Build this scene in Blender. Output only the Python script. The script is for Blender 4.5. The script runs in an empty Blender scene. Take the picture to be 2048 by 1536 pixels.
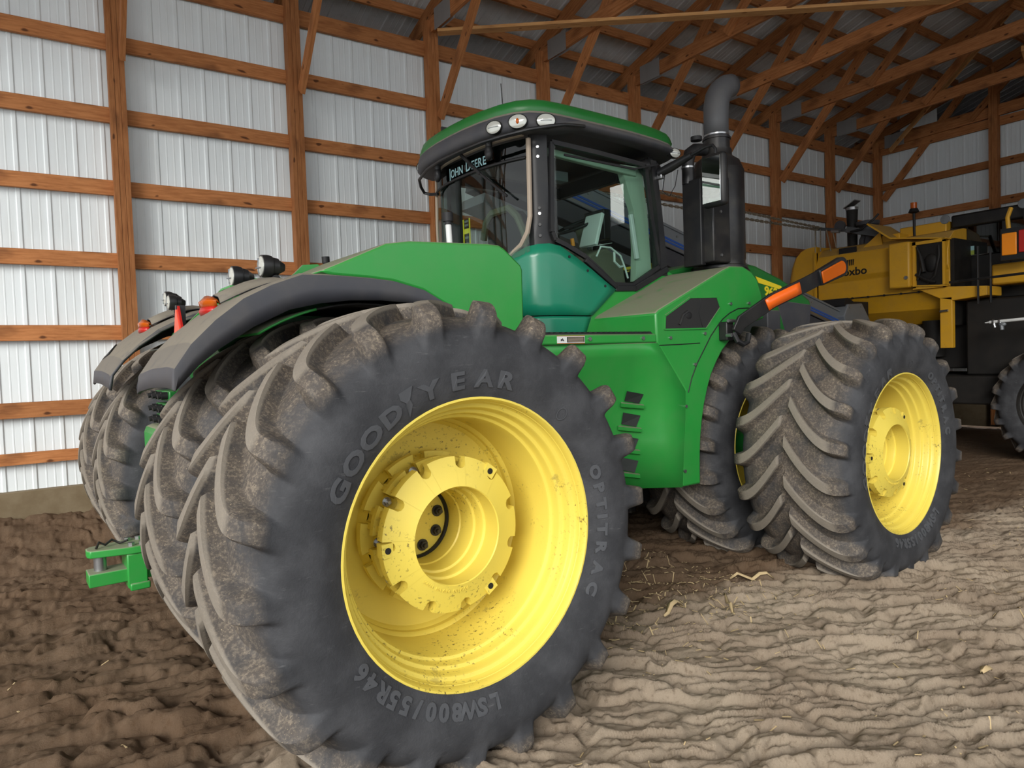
import bpy, bmesh, math, random
import numpy as np
from mathutils import Matrix, Vector
random.seed(7)
S = bpy.context.scene
COL = S.collection
# ---------------------------------------------------------------- camera
cam_d = bpy.data.cameras.new('camera'); cam = bpy.data.objects.new('camera', cam_d); COL.objects.link(cam)
cam_d.sensor_fit = 'HORIZONTAL'; cam_d.sensor_width = 36.0; cam_d.lens = 36.0*1396.05/2048; cam_d.clip_end = 200
cam.matrix_world = Matrix(((0.82691838, 0.04915421, -0.56016949, -1.4907329),
                           (-0.56129395, 0.01194273, -0.82753034, -2.48763211),
                           (-0.03398665, 0.9987198, 0.03746562, 1.71936257), (0, 0, 0, 1)))
S.camera = cam
# ---------------------------------------------------------------- sky, sun, exposure
w = bpy.data.worlds.new('overcast_sky'); S.world = w; w.use_nodes = True
bg = w.node_tree.nodes['Background']; bg.inputs[0].default_value = (0.94, 0.97, 1.0, 1); bg.inputs[1].default_value = 1.15
sd = bpy.data.lights.new('sun', 'SUN'); sd.energy = 2.7; sd.angle = math.radians(30); sd.color = (1.0, 0.97, 0.92)
sun = bpy.data.objects.new('sun', sd); COL.objects.link(sun)
sun.rotation_euler = Vector((0.74, 0.58, -0.40)).to_track_quat('-Z', 'Y').to_euler()
S.view_settings.view_transform = 'Standard'; S.view_settings.look = 'None'
S.view_settings.exposure = 0.47; S.view_settings.gamma = 1.0; S.view_settings.use_curve_mapping = False

# ---------------------------------------------------------------- helpers
def lin(r, g, b):
    f = lambda c: (c/255/12.92) if c/255 <= 0.04045 else ((c/255+0.055)/1.055)**2.4
    return (f(r), f(g), f(b), 1)

class NT:
    def __init__(s, name):
        s.m = bpy.data.materials.new(name); s.m.use_nodes = True; s.t = s.m.node_tree; s.n = s.t.nodes
        s.b = s.n['Principled BSDF']
    def new(s, t, **k):
        n = s.n.new(t)
        for a, v in k.items(): setattr(n, a, v)
        return n
    def put(s, sock, v):
        if isinstance(v, bpy.types.NodeSocket): s.t.links.new(v, sock)
        else: sock.default_value = v
    def coord(s, which='Object', scale=(1, 1, 1)):
        tc = s.new('ShaderNodeTexCoord'); mp = s.new('ShaderNodeMapping'); s.put(mp.inputs[0], tc.outputs[which]); mp.inputs['Scale'].default_value = scale
        return mp.outputs[0]
    def noise(s, vec, scale, detail=4, rough=0.6):
        n = s.new('ShaderNodeTexNoise'); s.put(n.inputs['Vector'], vec); n.inputs['Scale'].default_value = scale
        n.inputs['Detail'].default_value = detail; n.inputs['Roughness'].default_value = rough
        return n.outputs['Fac']
    def ramp(s, fac, lo, hi):
        n = s.new('ShaderNodeMapRange'); n.interpolation_type = 'SMOOTHSTEP'; s.put(n.inputs[0], fac); n.inputs[1].default_value = lo; n.inputs[2].default_value = hi
        return n.outputs[0]
    def math(s, op, a, b=0.0):
        n = s.new('ShaderNodeMath', operation=op); s.put(n.inputs[0], a); s.put(n.inputs[1], b); return n.outputs[0]
    def mix(s, fac, a, b):
        n = s.new('ShaderNodeMix', data_type='RGBA'); s.put(n.inputs[0], fac); s.put(n.inputs[6], a); s.put(n.inputs[7], b); return n.outputs[2]
    def up(s):
        g = s.new('ShaderNodeNewGeometry'); x = s.new('ShaderNodeSeparateXYZ'); s.put(x.inputs[0], g.outputs['True Normal']); return x.outputs[2]
    def rnd(s):
        return s.new('ShaderNodeObjectInfo').outputs['Random']
    def bump(s, h, strength=0.3, dist=0.01):
        n = s.new('ShaderNodeBump'); s.put(n.inputs['Height'], h); n.inputs['Strength'].default_value = strength; n.inputs['Distance'].default_value = dist
        s.put(s.b.inputs['Normal'], n.outputs[0])
    def done(s, col=None, rough=0.5, metal=0.0, spec=None):
        if col is not None: s.put(s.b.inputs['Base Color'], col)
        s.put(s.b.inputs['Roughness'], rough); s.put(s.b.inputs['Metallic'], metal)
        if spec is not None: s.put(s.b.inputs['Specular IOR Level'], spec)
        return s.m

def wood(name, c1, c2, dark):
    k = NT(name); v = k.coord('Object', (1.2, 14, 14)); r = k.rnd()
    n = k.noise(v, 3.0, 6, 0.65); n2 = k.noise(k.coord('Object', (0.9, 2.5, 2.5)), 2.2, 3)
    c = k.mix(k.ramp(n, 0.3, 0.7), c1, c2); c = k.mix(k.math('MULTIPLY', k.ramp(n2, 0.55, 0.8), 0.65), c, dark)
    kn = k.noise(k.coord('Object', (3, 7, 7)), 1.7, 1); c = k.mix(k.ramp(kn, 0.72, 0.78), c, dark)
    hs = k.new('ShaderNodeHueSaturation'); k.put(hs.inputs['Color'], c); k.put(hs.inputs['Value'], k.math('ADD', k.math('MULTIPLY', r, 0.45), 0.92))
    k.bump(n, 0.25, 0.004)
    return k.done(hs.outputs[0], 0.75, spec=0.25)
WOOD = wood('stained_lumber', lin(170, 114, 70), lin(140, 88, 50), lin(84, 50, 28))
WOODP = wood('pale_lumber', lin(206, 158, 104), lin(186, 134, 82), lin(140, 90, 50))
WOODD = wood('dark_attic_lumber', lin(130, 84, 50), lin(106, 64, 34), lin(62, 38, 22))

def paint(name, col, rough=0.32, dust=0.0, speck=0.0, dustcol=lin(140, 132, 116), metal=0.0, updust=0.0, chip=0.0):
    k = NT(name); v = k.coord('Object'); n = k.noise(v, 2.3, 5)
    c = k.mix(k.math('MULTIPLY', k.ramp(n, 0.35, 0.75), 0.22), col, tuple(x*0.72 for x in col[:3])+(1,))
    fac = k.math('MULTIPLY', k.ramp(k.noise(v, 6.0, 6), 0.35, 0.75), dust)
    if updust:
        u = k.math('MULTIPLY', k.ramp(k.up(), 0.25, 0.72), updust)
        u = k.math('MULTIPLY', u, k.ramp(k.noise(v, 9.0, 6), 0.05, 0.5)); fac = k.math('MAXIMUM', fac, u)
    c = k.mix(fac, c, dustcol)
    if speck:
        sp = k.ramp(k.noise(v, 60.0, 3), 0.58, 0.68); area = k.ramp(k.noise(v, 2.4, 3), 0.5, 0.64)
        c = k.mix(k.math('MULTIPLY', k.math('MULTIPLY', sp, area), speck), c, lin(72, 56, 40))
    if chip:
        ch = k.math('MULTIPLY', k.ramp(k.noise(v, 3.4, 9, 0.72), 0.635, 0.67), chip); c = k.mix(ch, c, lin(96, 80, 60))
    r = k.math('ADD', k.math('MULTIPLY', fac, 0.5), rough)
    return k.done(c, r, metal)
GREEN = paint('green_paint', lin(44, 148, 62), 0.30, 0.06, updust=0.85)
GREEND = paint('dark_green_paint', lin(28, 112, 46), 0.34, 0.05, updust=0.12)
TEAL = paint('teal_green_paint', lin(26, 132, 100), 0.22, 0.04)
BLACKP = paint('black_plastic', lin(66, 67, 73), 0.55, 0.10, updust=0.75)
BLACK = paint('black_trim', lin(26, 27, 30), 0.42, 0.05)
HBLACK_SHADE = paint('shaded_harvester_black', lin(13, 13, 14), .5, .05)  # black trim darkened in colour to stand for shade around the harvester cab
BLACKM = paint('black_metal_shroud', lin(38, 38, 40), 0.36, 0.12, metal=0.25)
YELLOW = paint('yellow_rim_paint', lin(228, 206, 88), 0.40, 0.05, speck=0.8, chip=0.35, dustcol=lin(176, 160, 96))
YELLOWO = paint('aged_yellow_paint', lin(214, 160, 34), 0.45, 0.15, speck=0.3, updust=0.55, dustcol=lin(150, 130, 90))
GREYM = paint('grey_metal', lin(128, 134, 140), 0.42, 0.2, metal=0.35)
STEEL = paint('bare_steel', lin(176, 178, 180), 0.28, 0.1, metal=0.9)
DARKM = paint('dark_machinery', lin(17, 15, 13), 0.6, 0.3, dustcol=lin(44, 36, 28))
BEIGE = paint('beige_trim', lin(176, 160, 142), 0.55, 0.1)
CREAM = paint('pale_cab_trim', lin(176, 190, 172), 0.6, 0.05)
OLIVE = paint('olive_console', lin(104, 100, 84), 0.6, 0.1)
WHITE = paint('white_plastic', lin(226, 228, 226), 0.45, 0.04)
BLUE = paint('blue_stripe', lin(34, 84, 168), 0.4, 0.05)
ORANGE = paint('orange_reflector', lin(255, 112, 30), 0.35)
REDR = paint('red_reflector', lin(186, 36, 30), 0.3)
REDO = paint('red_orange_reflector', lin(226, 92, 66), 0.4)
AMBER = paint('amber_lens', lin(196, 92, 18), 0.15)
AMBERB = paint('bright_amber_reflector', lin(255, 150, 24), 0.3)
YDECAL = paint('yellow_decal', lin(250, 222, 48), 0.4)
KDECAL = paint('black_decal', lin(22, 22, 22), 0.5)
CYAN = paint('pale_blue_decal', lin(150, 190, 196), 0.5)
CONC = paint('treated_skirt_board', lin(122, 108, 84), 0.85, 0.5, dustcol=lin(96, 80, 58))

def simple(name, col, rough=0.5, metal=0.0):
    k = NT(name); n = k.noise(k.coord(), 12, 3); return k.done(k.mix(k.math('MULTIPLY', n, 0.25), col, tuple(x*0.6 for x in col[:3])+(1,)), rough, metal)
LENS = simple('clear_lamp_lens', lin(206, 208, 200), 0.12, 0.25)
RUBTEXT = simple('moulded_rubber_letters', lin(74, 76, 80), 0.62)
BLACKR = simple('black_rubber', lin(24, 24, 26), 0.6)

def sheet(name, col, metal, rough, dirt):
    k = NT(name); n = k.noise(k.coord('Object', (3, 3, 0.5)), 2.0, 5)
    c = k.mix(k.math('MULTIPLY', k.ramp(n, 0.45, 0.8), 0.18), col, dirt)
    return k.done(c, rough, metal)
SHEETW = sheet('white_steel_sheet', lin(226, 233, 235), 0.0, 0.55, lin(168, 160, 146))
SHEETR = sheet('galvanised_roof_sheet', lin(196, 198, 198), 0.15, 0.45, lin(110, 108, 102))
PLATE = sheet('galvanised_plate', lin(150, 148, 146), 0.3, 0.55, lin(110, 100, 90))

def glass(name, tint, gloss=0.10):
    k = NT(name); k.n.remove(k.b); out = k.n['Material Output']
    tr = k.new('ShaderNodeBsdfTransparent'); tr.inputs[0].default_value = tint
    gl = k.new('ShaderNodeBsdfGlossy'); gl.inputs[0].default_value = (1, 1, 1, 1); gl.inputs[1].default_value = 0.02
    lw = k.new('ShaderNodeLayerWeight'); lw.inputs[0].default_value = 0.5; f5 = k.math('POWER', lw.outputs['Facing'], 4.0)
    mx = k.new('ShaderNodeMixShader'); k.put(mx.inputs[0], k.math('ADD', k.math('MULTIPLY', f5, 0.35), gloss)); k.t.links.new(tr.outputs[0], mx.inputs[1]); k.t.links.new(gl.outputs[0], mx.inputs[2])
    k.t.links.new(mx.outputs[0], out.inputs[0]); return k.m
GLASS = glass('tinted_cab_glass', (0.60, 0.76, 0.70, 1), 0.035)
GLASSD = glass('dark_glass', (0.10, 0.14, 0.12, 1), 0.05)
VISOR = glass('dark_visor_band', (0.05, 0.085, 0.085, 1), 0.03)

def rubber():
    k = NT('tyre_rubber'); v = k.coord('Object')
    sx = k.new('ShaderNodeSeparateXYZ'); k.put(sx.inputs[0], v)
    r = k.math('SQRT', k.math('ADD', k.math('MULTIPLY', sx.outputs[0], sx.outputs[0]), k.math('MULTIPLY', sx.outputs[2], sx.outputs[2])))
    base = k.mix(k.ramp(k.noise(v, 5.0, 6), 0.35, 0.7), lin(50, 51, 54), lin(68, 69, 72))
    sc = k.ramp(k.noise(k.coord('Object', (1, 1, 6)), 14, 5), 0.62, 0.8); base = k.mix(k.math('MULTIPLY', sc, 0.35), base, lin(120, 120, 120))
    tread = k.ramp(r, 0.885, 0.955)
    soil = k.mix(k.ramp(k.noise(v, 60.0, 4, 0.75), 0.45, 0.66), lin(92, 84, 76), lin(138, 126, 110))
    soil = k.mix(k.ramp(k.noise(v, 130.0, 2), 0.64, 0.72), soil, lin(176, 160, 134))
    f = k.math('MULTIPLY', tread, k.ramp(k.noise(v, 7.0, 6), 0.22, 0.62))
    c = k.mix(k.math('MULTIPLY', f, 0.85), base, soil)
    top = k.ramp(r, 1.012, 1.024); c = k.mix(k.math('MULTIPLY', top, 0.75), c, lin(140, 132, 120))
    k.bump(k.noise(v, 90, 4, 0.7), 0.35, 0.006)
    return k.done(c, 0.72, spec=0.3)
RUBBER = rubber()

def dirt():
    k = NT('dry_dirt'); v = k.coord('Object')
    c = k.mix(k.ramp(k.noise(v, 1.3, 5), 0.35, 0.65), lin(146, 130, 112), lin(166, 151, 132))
    c = k.mix(k.math('MULTIPLY', k.ramp(k.noise(v, 28.0, 6, 0.7), 0.5, 0.72), 0.55), c, lin(92, 76, 58))
    c = k.mix(k.math('MULTIPLY', k.ramp(k.noise(v, 170.0, 2), 0.66, 0.72), 0.7), c, lin(196, 182, 158))
    sx = k.new('ShaderNodeSeparateXYZ'); k.put(sx.inputs[0], v)
    yy = k.math('ADD', sx.outputs[1], k.math('MULTIPLY', k.noise(v, 0.9, 4), 1.4))
    damp = k.math('MULTIPLY', k.ramp(yy, 1.15, 1.75), 0.78); c = k.mix(damp, c, lin(90, 67, 47))
    k.bump(k.noise(v, 70, 8, 0.8), 0.7, 0.02)
    return k.done(c, 0.95, spec=0.1)
DIRT = dirt()
STRAW = simple('dry_straw', lin(186, 164, 124), 0.8)

BAKE = None
class MB:
    """collects primitive shapes into one mesh"""
    def __init__(s): s.v = []; s.f = []
    def add(s, vs, fs):
        o = len(s.v); s.v += [tuple(map(float, p)) for p in vs]; s.f += [tuple(i+o for i in f) for f in fs]; return s
    def box(s, x0, x1, y0, y1, z0, z1, M=None):
        vs = [Vector((x, y, z)) for x in (x0, x1) for y in (y0, y1) for z in (z0, z1)]
        if M: vs = [M @ p for p in vs]
        return s.add(vs, [(0, 1, 3, 2), (4, 6, 7, 5), (0, 4, 5, 1), (2, 3, 7, 6), (0, 2, 6, 4), (1, 5, 7, 3)])
    def bar(s, p0, p1, w, h, up=(0, 0, 1)):
        return s.box(0, (Vector(p1)-Vector(p0)).length, -w/2, w/2, -h/2, h/2, frame(p0, p1, up))
    def cyl(s, p0, p1, r0, r1=None, n=20, caps=True):
        r1 = r0 if r1 is None else r1
        M = frame(p0, p1, (0.13, 0.27, 0.95)); L = (Vector(p1)-Vector(p0)).length
        vs = []
        for x, r in ((0, r0), (L, r1)):
            vs += [M @ Vector((x, r*math.cos(2*math.pi*i/n), r*math.sin(2*math.pi*i/n))) for i in range(n)]
        fs = [(i, (i+1) % n, n+(i+1) % n, n+i) for i in range(n)]
        if caps: fs += [tuple(range(n))[::-1], tuple(range(n, 2*n))]
        return s.add(vs, fs)
    def lathe(s, p0, axis, prof, n=32, a0=0, a1=2*math.pi, up=(0.13, 0.27, 0.95)):
        """prof: list of (distance along axis, radius)"""
        M = frame(p0, Vector(p0)+Vector(axis), up); full = abs(a1-a0-2*math.pi) < 1e-6; c = n if full else n+1
        vs = [M @ Vector((d, r*math.cos(a0+(a1-a0)*i/n), r*math.sin(a0+(a1-a0)*i/n))) for d, r in prof for i in range(c)]
        fs = []
        for j in range(len(prof)-1):
            for i in range(n):
                k = (i+1) % c; fs.append((j*c+i, j*c+k, (j+1)*c+k, (j+1)*c+i))
        return s.add(vs, fs)
    def tube(s, pts, r, n=10, caps=True):
        pts = [Vector(p) for p in pts]; rs = r if isinstance(r, (list, tuple)) else [r]*len(pts); vs = []; prev = None
        for i, p in enumerate(pts):
            t = (pts[min(i+1, len(pts)-1)]-pts[max(i-1, 0)]).normalized()
            if prev is None:
                u = t.cross(Vector((0.12, 0.31, 0.94))); u = u.normalized()
            else:
                u = (prev - t*prev.dot(t)).normalized()
            prev = u; b = t.cross(u)
            vs += [p+rs[i]*(u*math.cos(2*math.pi*k/n)+b*math.sin(2*math.pi*k/n)) for k in range(n)]
        m = len(pts); fs = [(j*n+i, j*n+(i+1) % n, (j+1)*n+(i+1) % n, (j+1)*n+i) for j in range(m-1) for i in range(n)]
        if caps: fs += [tuple(range(n))[::-1], tuple(range((m-1)*n, m*n))]
        return s.add(vs, fs)
    def prism(s, poly, d):
        """poly: 3-D polygon, d: extrusion vector"""
        n = len(poly); P = [Vector(p) for p in poly]; d = Vector(d)
        return s.add(P+[p+d for p in P], [tuple(range(n))[::-1], tuple(range(n, 2*n))]+[(i, (i+1) % n, n+(i+1) % n, n+i) for i in range(n)])
    def loft(s, secs, close=False, caps=True):
        n = len(secs[0]); vs = [p for q in secs for p in q]; m = len(secs); c = n if close else n-1
        fs = [(j*n+i, j*n+(i+1) % n, (j+1)*n+(i+1) % n, (j+1)*n+i) for j in range(m-1) for i in range(c)]
        if close and caps: fs += [tuple(range(n))[::-1], tuple(range((m-1)*n, m*n))]
        return s.add(vs, fs)
    def ball(s, c, rx, ry, rz, n=14, m=8):
        c = Vector(c); vs = [c+Vector((0, 0, -rz))]
        for j in range(1, m):
            a = -math.pi/2+math.pi*j/m
            vs += [c+Vector((rx*math.cos(a)*math.cos(2*math.pi*i/n), ry*math.cos(a)*math.sin(2*math.pi*i/n), rz*math.sin(a))) for i in range(n)]
        vs.append(c+Vector((0, 0, rz))); L = len(vs)-1
        fs = [(0, 1+(i+1) % n, 1+i) for i in range(n)]
        fs += [(1+j*n+i, 1+j*n+(i+1) % n, 1+(j+1)*n+(i+1) % n, 1+(j+1)*n+i) for j in range(m-2) for i in range(n)]
        fs += [(1+(m-2)*n+i, 1+(m-2)*n+(i+1) % n, L) for i in range(n)]
        return s.add(vs, fs)
    def mesh(s, name, mat, smooth=35):
        me = bpy.data.meshes.new(name); me.from_pydata(s.v if BAKE is None else [tuple(BAKE @ Vector(p)) for p in s.v], [], s.f)
        bm = bmesh.new(); bm.from_mesh(me); bmesh.ops.recalc_face_normals(bm, faces=bm.faces); bm.to_mesh(me); bm.free()
        if smooth:
            me.polygons.foreach_set('use_smooth', [True]*len(me.polygons)); me.set_sharp_from_angle(angle=math.radians(smooth))
        me.materials.append(mat); me.update(); return me
    def build(s, name, mat, parent=None, smooth=35, bevel=0, solid=0, label=None):
        o = link(name, s.mesh(name, mat, smooth), parent)
        if solid:
            q = o.modifiers.new('solid', 'SOLIDIFY'); q.thickness = solid; q.offset = 0
        if bevel:
            q = o.modifiers.new('bevel', 'BEVEL'); q.width = bevel; q.segments = 2; q.limit_method = 'ANGLE'; q.angle_limit = math.radians(30)
        if label: o['label'] = label
        return o

def frame(p0, p1, up=(0, 0, 1)):
    p0 = Vector(p0); x = (Vector(p1)-p0).normalized(); u = Vector(up)
    if abs(x.dot(u.normalized())) > 0.99: u = Vector((0, 1, 0))
    y = u.cross(x).normalized(); z = x.cross(y)
    return Matrix(((x.x, y.x, z.x, p0.x), (x.y, y.y, z.y, p0.y), (x.z, y.z, z.z, p0.z), (0, 0, 0, 1)))
def link(name, me, parent=None, loc=None, rot=None):
    o = bpy.data.objects.new(name, me); COL.objects.link(o)
    if parent: o.parent = parent
    if loc: o.location = loc
    if rot: o.rotation_euler = rot
    return o
def beam(name, p0, p1, w, h, mat=WOOD, parent=None, up=(0, 0, 1)):
    """a sawn board with its grain along its own x axis"""
    L = (Vector(p1)-Vector(p0)).length; b = MB().box(0, L, -w/2, w/2, -h/2, h/2)
    o = link(name, b.mesh(name, mat, 0), parent); o.matrix_world = frame(p0, p1, up); return o
def empty(name, loc=(0, 0, 0), rz=0):
    o = bpy.data.objects.new(name, None); COL.objects.link(o); o.location = loc; o.rotation_euler = (0, 0, rz); o.empty_display_size = 0.2; return o
def tag(o, label, cat, group=None, kind=None):
    o['label'] = label; o['category'] = cat
    if group: o['group'] = group
    if kind: o['kind'] = kind
    return o
def struct(o): o['kind'] = 'structure'; return o
def text_mesh(body, size, depth, off=0.0, shear=0.0, spacing=1.0, align='LEFT'):
    cu = bpy.data.curves.new('lettering', 'FONT'); cu.body = body; cu.size = size; cu.extrude = depth; cu.offset = off; cu.shear = shear; cu.space_character = spacing; cu.align_x = align; cu.resolution_u = 3
    o = bpy.data.objects.new('lettering', cu); COL.objects.link(o); bpy.context.view_layer.update()
    me = bpy.data.meshes.new_from_object(o.evaluated_get(bpy.context.evaluated_depsgraph_get())); bpy.data.objects.remove(o); bpy.data.curves.remove(cu); return me
def flat_text(name, body, size, mat, parent, origin, xd, yd, depth=0.002, off=0.0, shear=0.0, width=None):
    me = text_mesh(body, size, depth, off, shear); x = Vector(xd).normalized(); y = Vector(yd); y = (y-x*y.dot(x)).normalized(); z = x.cross(y); o3 = Vector(origin)
    if width:
        mx = max(v.co.x for v in me.vertices); sx = width/mx
    else: sx = 1
    for v in me.vertices: v.co = o3+x*(v.co.x*sx)+y*v.co.y+z*v.co.z
    me.materials.clear(); me.materials.append(mat); return link(name, me, parent)
# ---------------------------------------------------------------- barn shell (world axes: x along the long wall, y towards it)
WY, X1, SP = 5.975, -0.664, 1.8785
POSTX = [X1+k*SP for k in range(-4, 9)]
XG = X1+8*SP                       # gable post line
def rib_profile(width, pitch=0.255, d=0.010, m=0.0018):
    pts = []; n = round(width/pitch)
    for i in range(n):
        a = i*pitch
        pts += [(a, 0), (a+0.010, d), (a+0.038, d), (a+0.050, 0), (a+0.112, 0), (a+0.116, m), (a+0.126, m), (a+0.130, 0), (a+0.186, 0), (a+0.190, m), (a+0.200, m), (a+0.204, 0)]
    return pts+[(n*pitch+0.004, 0)]
PROF = rib_profile(0.765); PROFR = rib_profile(0.765, d=0.02, m=0.004)
def sheet_mesh(name, length, mat):
    b = MB(); b.loft([[(x, -d, 0) for x, d in PROF], [(x, -d, length) for x, d in PROF]]); return b.mesh(name, mat, 0)

wl = struct(MB().box(-8.0, XG+0.1, WY+0.0, WY+0.14, 0.0, 0.555).build('wall_left', CONC, bevel=0.004))
me = sheet_mesh('wall_sheet', 5.50, SHEETW)
x = -7.97
while x < XG:
    link('wall_sheet', me, wl, (x, WY+0.105, 0.52)); x += 0.765
GZ = [5.917, 5.177, 4.418, 3.653, 2.890, 2.130, 1.367, 0.882]
for z in GZ:
    h = 0.19 if z > 5.5 else (0.115 if z < 1 else 0.155); xs = [-8.0]+POSTX[1::2]+[XG+0.06]
    xs = sorted(set([round(q, 3) for q in xs if q <= XG+0.1]))
    for a, c in zip(xs[:-1], xs[1:]):
        if c-a > 0.2: beam('girt', (a+0.003, WY+0.045, z+random.uniform(-.006, .006)), (c-0.003, WY+0.045, z+random.uniform(-.006, .006)), 0.045, h, WOOD, wl)
def post(parent, x, y, z0, z1, along):
    b = MB(); L = z1-z0
    for i in (-1, 0, 1):
        o = 0.052*i; dz = (0.0, 0.16, -0.05)[i+1]
        b.box(0, L+dz, o-0.0245, o+0.0245, -0.07+0.004*(i == 0), 0.07-0.003*(i == 0))
    o = link('post', b.mesh('post', WOOD, 0), parent)
    o.matrix_world = frame((x, y, z0), (x, y, z1), (0, -1, 0) if along == 'x' else (-1, 0, 0))
for k, px in enumerate(POSTX):
    post(wl, px, WY+0.045-0.06, 0.05, 6.30, 'x')
# gable wall at the far end
XS = XG+0.13
wr = struct(MB().box(XG+0.02, XG+0.18, -5.2, WY+.1, 0.0, 0.55).build('wall_right', CONC))
me2 = sheet_mesh('gable_sheet', 5.95, SHEETW); me3 = sheet_mesh('gable_top_sheet', 0.62, SHEETW)
y = WY+0.08
while y > -5.0:
    o = link('gable_sheet', me2, wr, (XS, y, 0.45), (0, 0, -math.pi/2)); y -= 0.765
link('gable_top_sheet', me3, wr, (XS+0.01, WY-0.45, 6.39), (0, 0, -math.pi/2))
for z, h in [(6.30, 0.16), (6.05, 0.17), (5.25, 0.15), (4.50, 0.15), (3.74, 0.15), (2.98, 0.15), (2.2, 0.15), (1.4, 0.15)]:
    for a, c in ((WY-0.05, 3.63), (3.63, -0.13), (-0.13, -4.0), (-4.0, -5.1)):
        beam('girt', (XG+0.045, a, z), (XG+0.045, c+0.004, z), 0.045, h, WOOD, wr)
for yy in (3.63, 1.75, -0.13, -2.0, -4.0): post(wr, XG-0.02, yy, 0.05, 6.95 if yy > 3 else 7.5, 'y')
# the unlit lean-to loft behind the opening above the gable girts
b = MB(); zt = lambda y: 6.35+0.31*(6.05-y)
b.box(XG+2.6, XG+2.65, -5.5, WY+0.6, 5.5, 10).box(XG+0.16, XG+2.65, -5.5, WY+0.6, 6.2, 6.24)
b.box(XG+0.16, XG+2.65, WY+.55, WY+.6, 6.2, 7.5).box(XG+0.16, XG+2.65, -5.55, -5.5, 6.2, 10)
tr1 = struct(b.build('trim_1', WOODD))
# roof: trusses, purlins, sheets
SL = 0.31; RY, RZ0 = 6.05, 6.35; RIDGE = 0.4
rz = lambda y: RZ0+SL*(RY-y)
ce = struct(MB().bar((-8.0, RIDGE, rz(RIDGE)+0.02), (XG, RIDGE, rz(RIDGE)+0.02), 0.05, 0.22).build('ceiling', WOOD, smooth=0))
for k, px in enumerate(POSTX):
    if px < -7.9: continue
    beam('rafter', (px, 7.05, rz(7.05)), (px, RIDGE, rz(RIDGE)), 0.05, 0.20, WOOD, ce)
    beam('rafter', (px, -5.3, rz(RIDGE)-SL*(RIDGE+5.3)), (px, RIDGE, rz(RIDGE)), 0.05, 0.20, WOOD, ce)
    beam('bottom_chord', (px, 5.90, 6.20), (px, 0.4, 6.32), 0.05, 0.20, WOOD, ce)
    beam('bottom_chord', (px, 0.4, 6.32), (px, -5.1, 6.2), 0.05, 0.20, WOOD, ce)
    beam('knee_brace', (px+0.055, 5.86, 4.98), (px+0.055, 4.18, 6.86), 0.05, 0.145, WOOD, ce)
    beam('web', (px-0.052, 4.05, 6.2), (px-0.052, 2.75, rz(2.75)), 0.045, 0.13, WOOD, ce)
    beam('web', (px-0.052, 1.3, 6.3), (px-0.052, 2.6, rz(2.6)), 0.045, 0.13, WOOD, ce)
    beam('king_post', (px-0.052, 0.4, 6.3), (px-0.052, 0.4, rz(0.4)), 0.045, 0.13, WOOD, ce)
    pl = MB().box(px-0.032, px-0.026, 5.36, 5.78, 6.08, 6.36).box(px+0.026, px+0.032, 5.36, 5.78, 6.08, 6.36).build('truss_plate', PLATE, ce)
y = 6.82
while y > RIDGE:
    xs = [-8.0]+POSTX[2::3]+[XG+0.1]
    for a, c in zip(xs[:-1], xs[1:]):
        if c > a: beam('purlin', (a, y, rz(y)+0.165), (c-0.004, y, rz(y)+0.165), 0.045, 0.13, WOOD, ce)
    y -= 0.62
nrm = math.sqrt(1+SL*SL); EV = 7.1
rs = MB(); rs.loft([[(xx, 0, -d) for xx, d in PROFR], [(xx, -(EV-RIDGE), -d+SL*(EV-RIDGE)) for xx, d in PROFR]]); rme = rs.mesh('roof_sheet', SHEETR, 0)
x = -8.0
while x < XG+2.7:
    link('roof_sheet', rme, ce, (x, EV, rz(EV)+0.255)); x += 0.765
b = MB().add([(-8, RIDGE, rz(RIDGE)+0.25), (XG+2.7, RIDGE, rz(RIDGE)+0.25), (XG+2.7, -5.5, rz(RIDGE)+.25-SL*5.9), (-8, -5.5, rz(RIDGE)+.25-SL*5.9)], [(0, 1, 2, 3)]); b.build('roof_slope', SHEETR, ce, solid=0.01)
MB().box(-8, XG+2.7, EV-.03, EV, 5.9, rz(EV)+.25).box(-8, XG+2.7, WY+.14, EV, 5.9, 5.93).box(XG+2.6, XG+2.65, WY+.1, EV, 5.8, 6.6).build('fascia_board', WOODD, ce, smooth=0)
beam('purlin_strip', (9.4, 3.05, 6.55), (12.4, 0.9, 7.55), 0.04, 0.10, WOOD, ce)
beam('end_brace', (XG-0.25, 5.55, 5.95), (XG-1.5, 2.2, 8.0), 0.035, 0.09, WOODP, ce)
beam('end_brace', (XG-2.4, 2.3, 6.45), (XG-0.05, 2.9, 6.35), 0.035, 0.09, WOODP, ce)
# unseen wall behind the camera, its low stretch added to shade the far end
wn = struct(MB().box(2.8, XG+2.7, -5.16, -5.1, 0, 3.0).box(8.5, XG+2.7, -5.16, -5.1, 3.0, 6.6).build('shade_wall_near', SHEETW, smooth=0))
# pale lateral board nailed under the trusses
bd = beam('lateral_board', (3.10, 5.76, 6.055), (9.2, 1.55, 6.235), 0.14, 0.04, WOODP, ce); bd['label'] = 'long pale unstained board running under the trusses'

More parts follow.
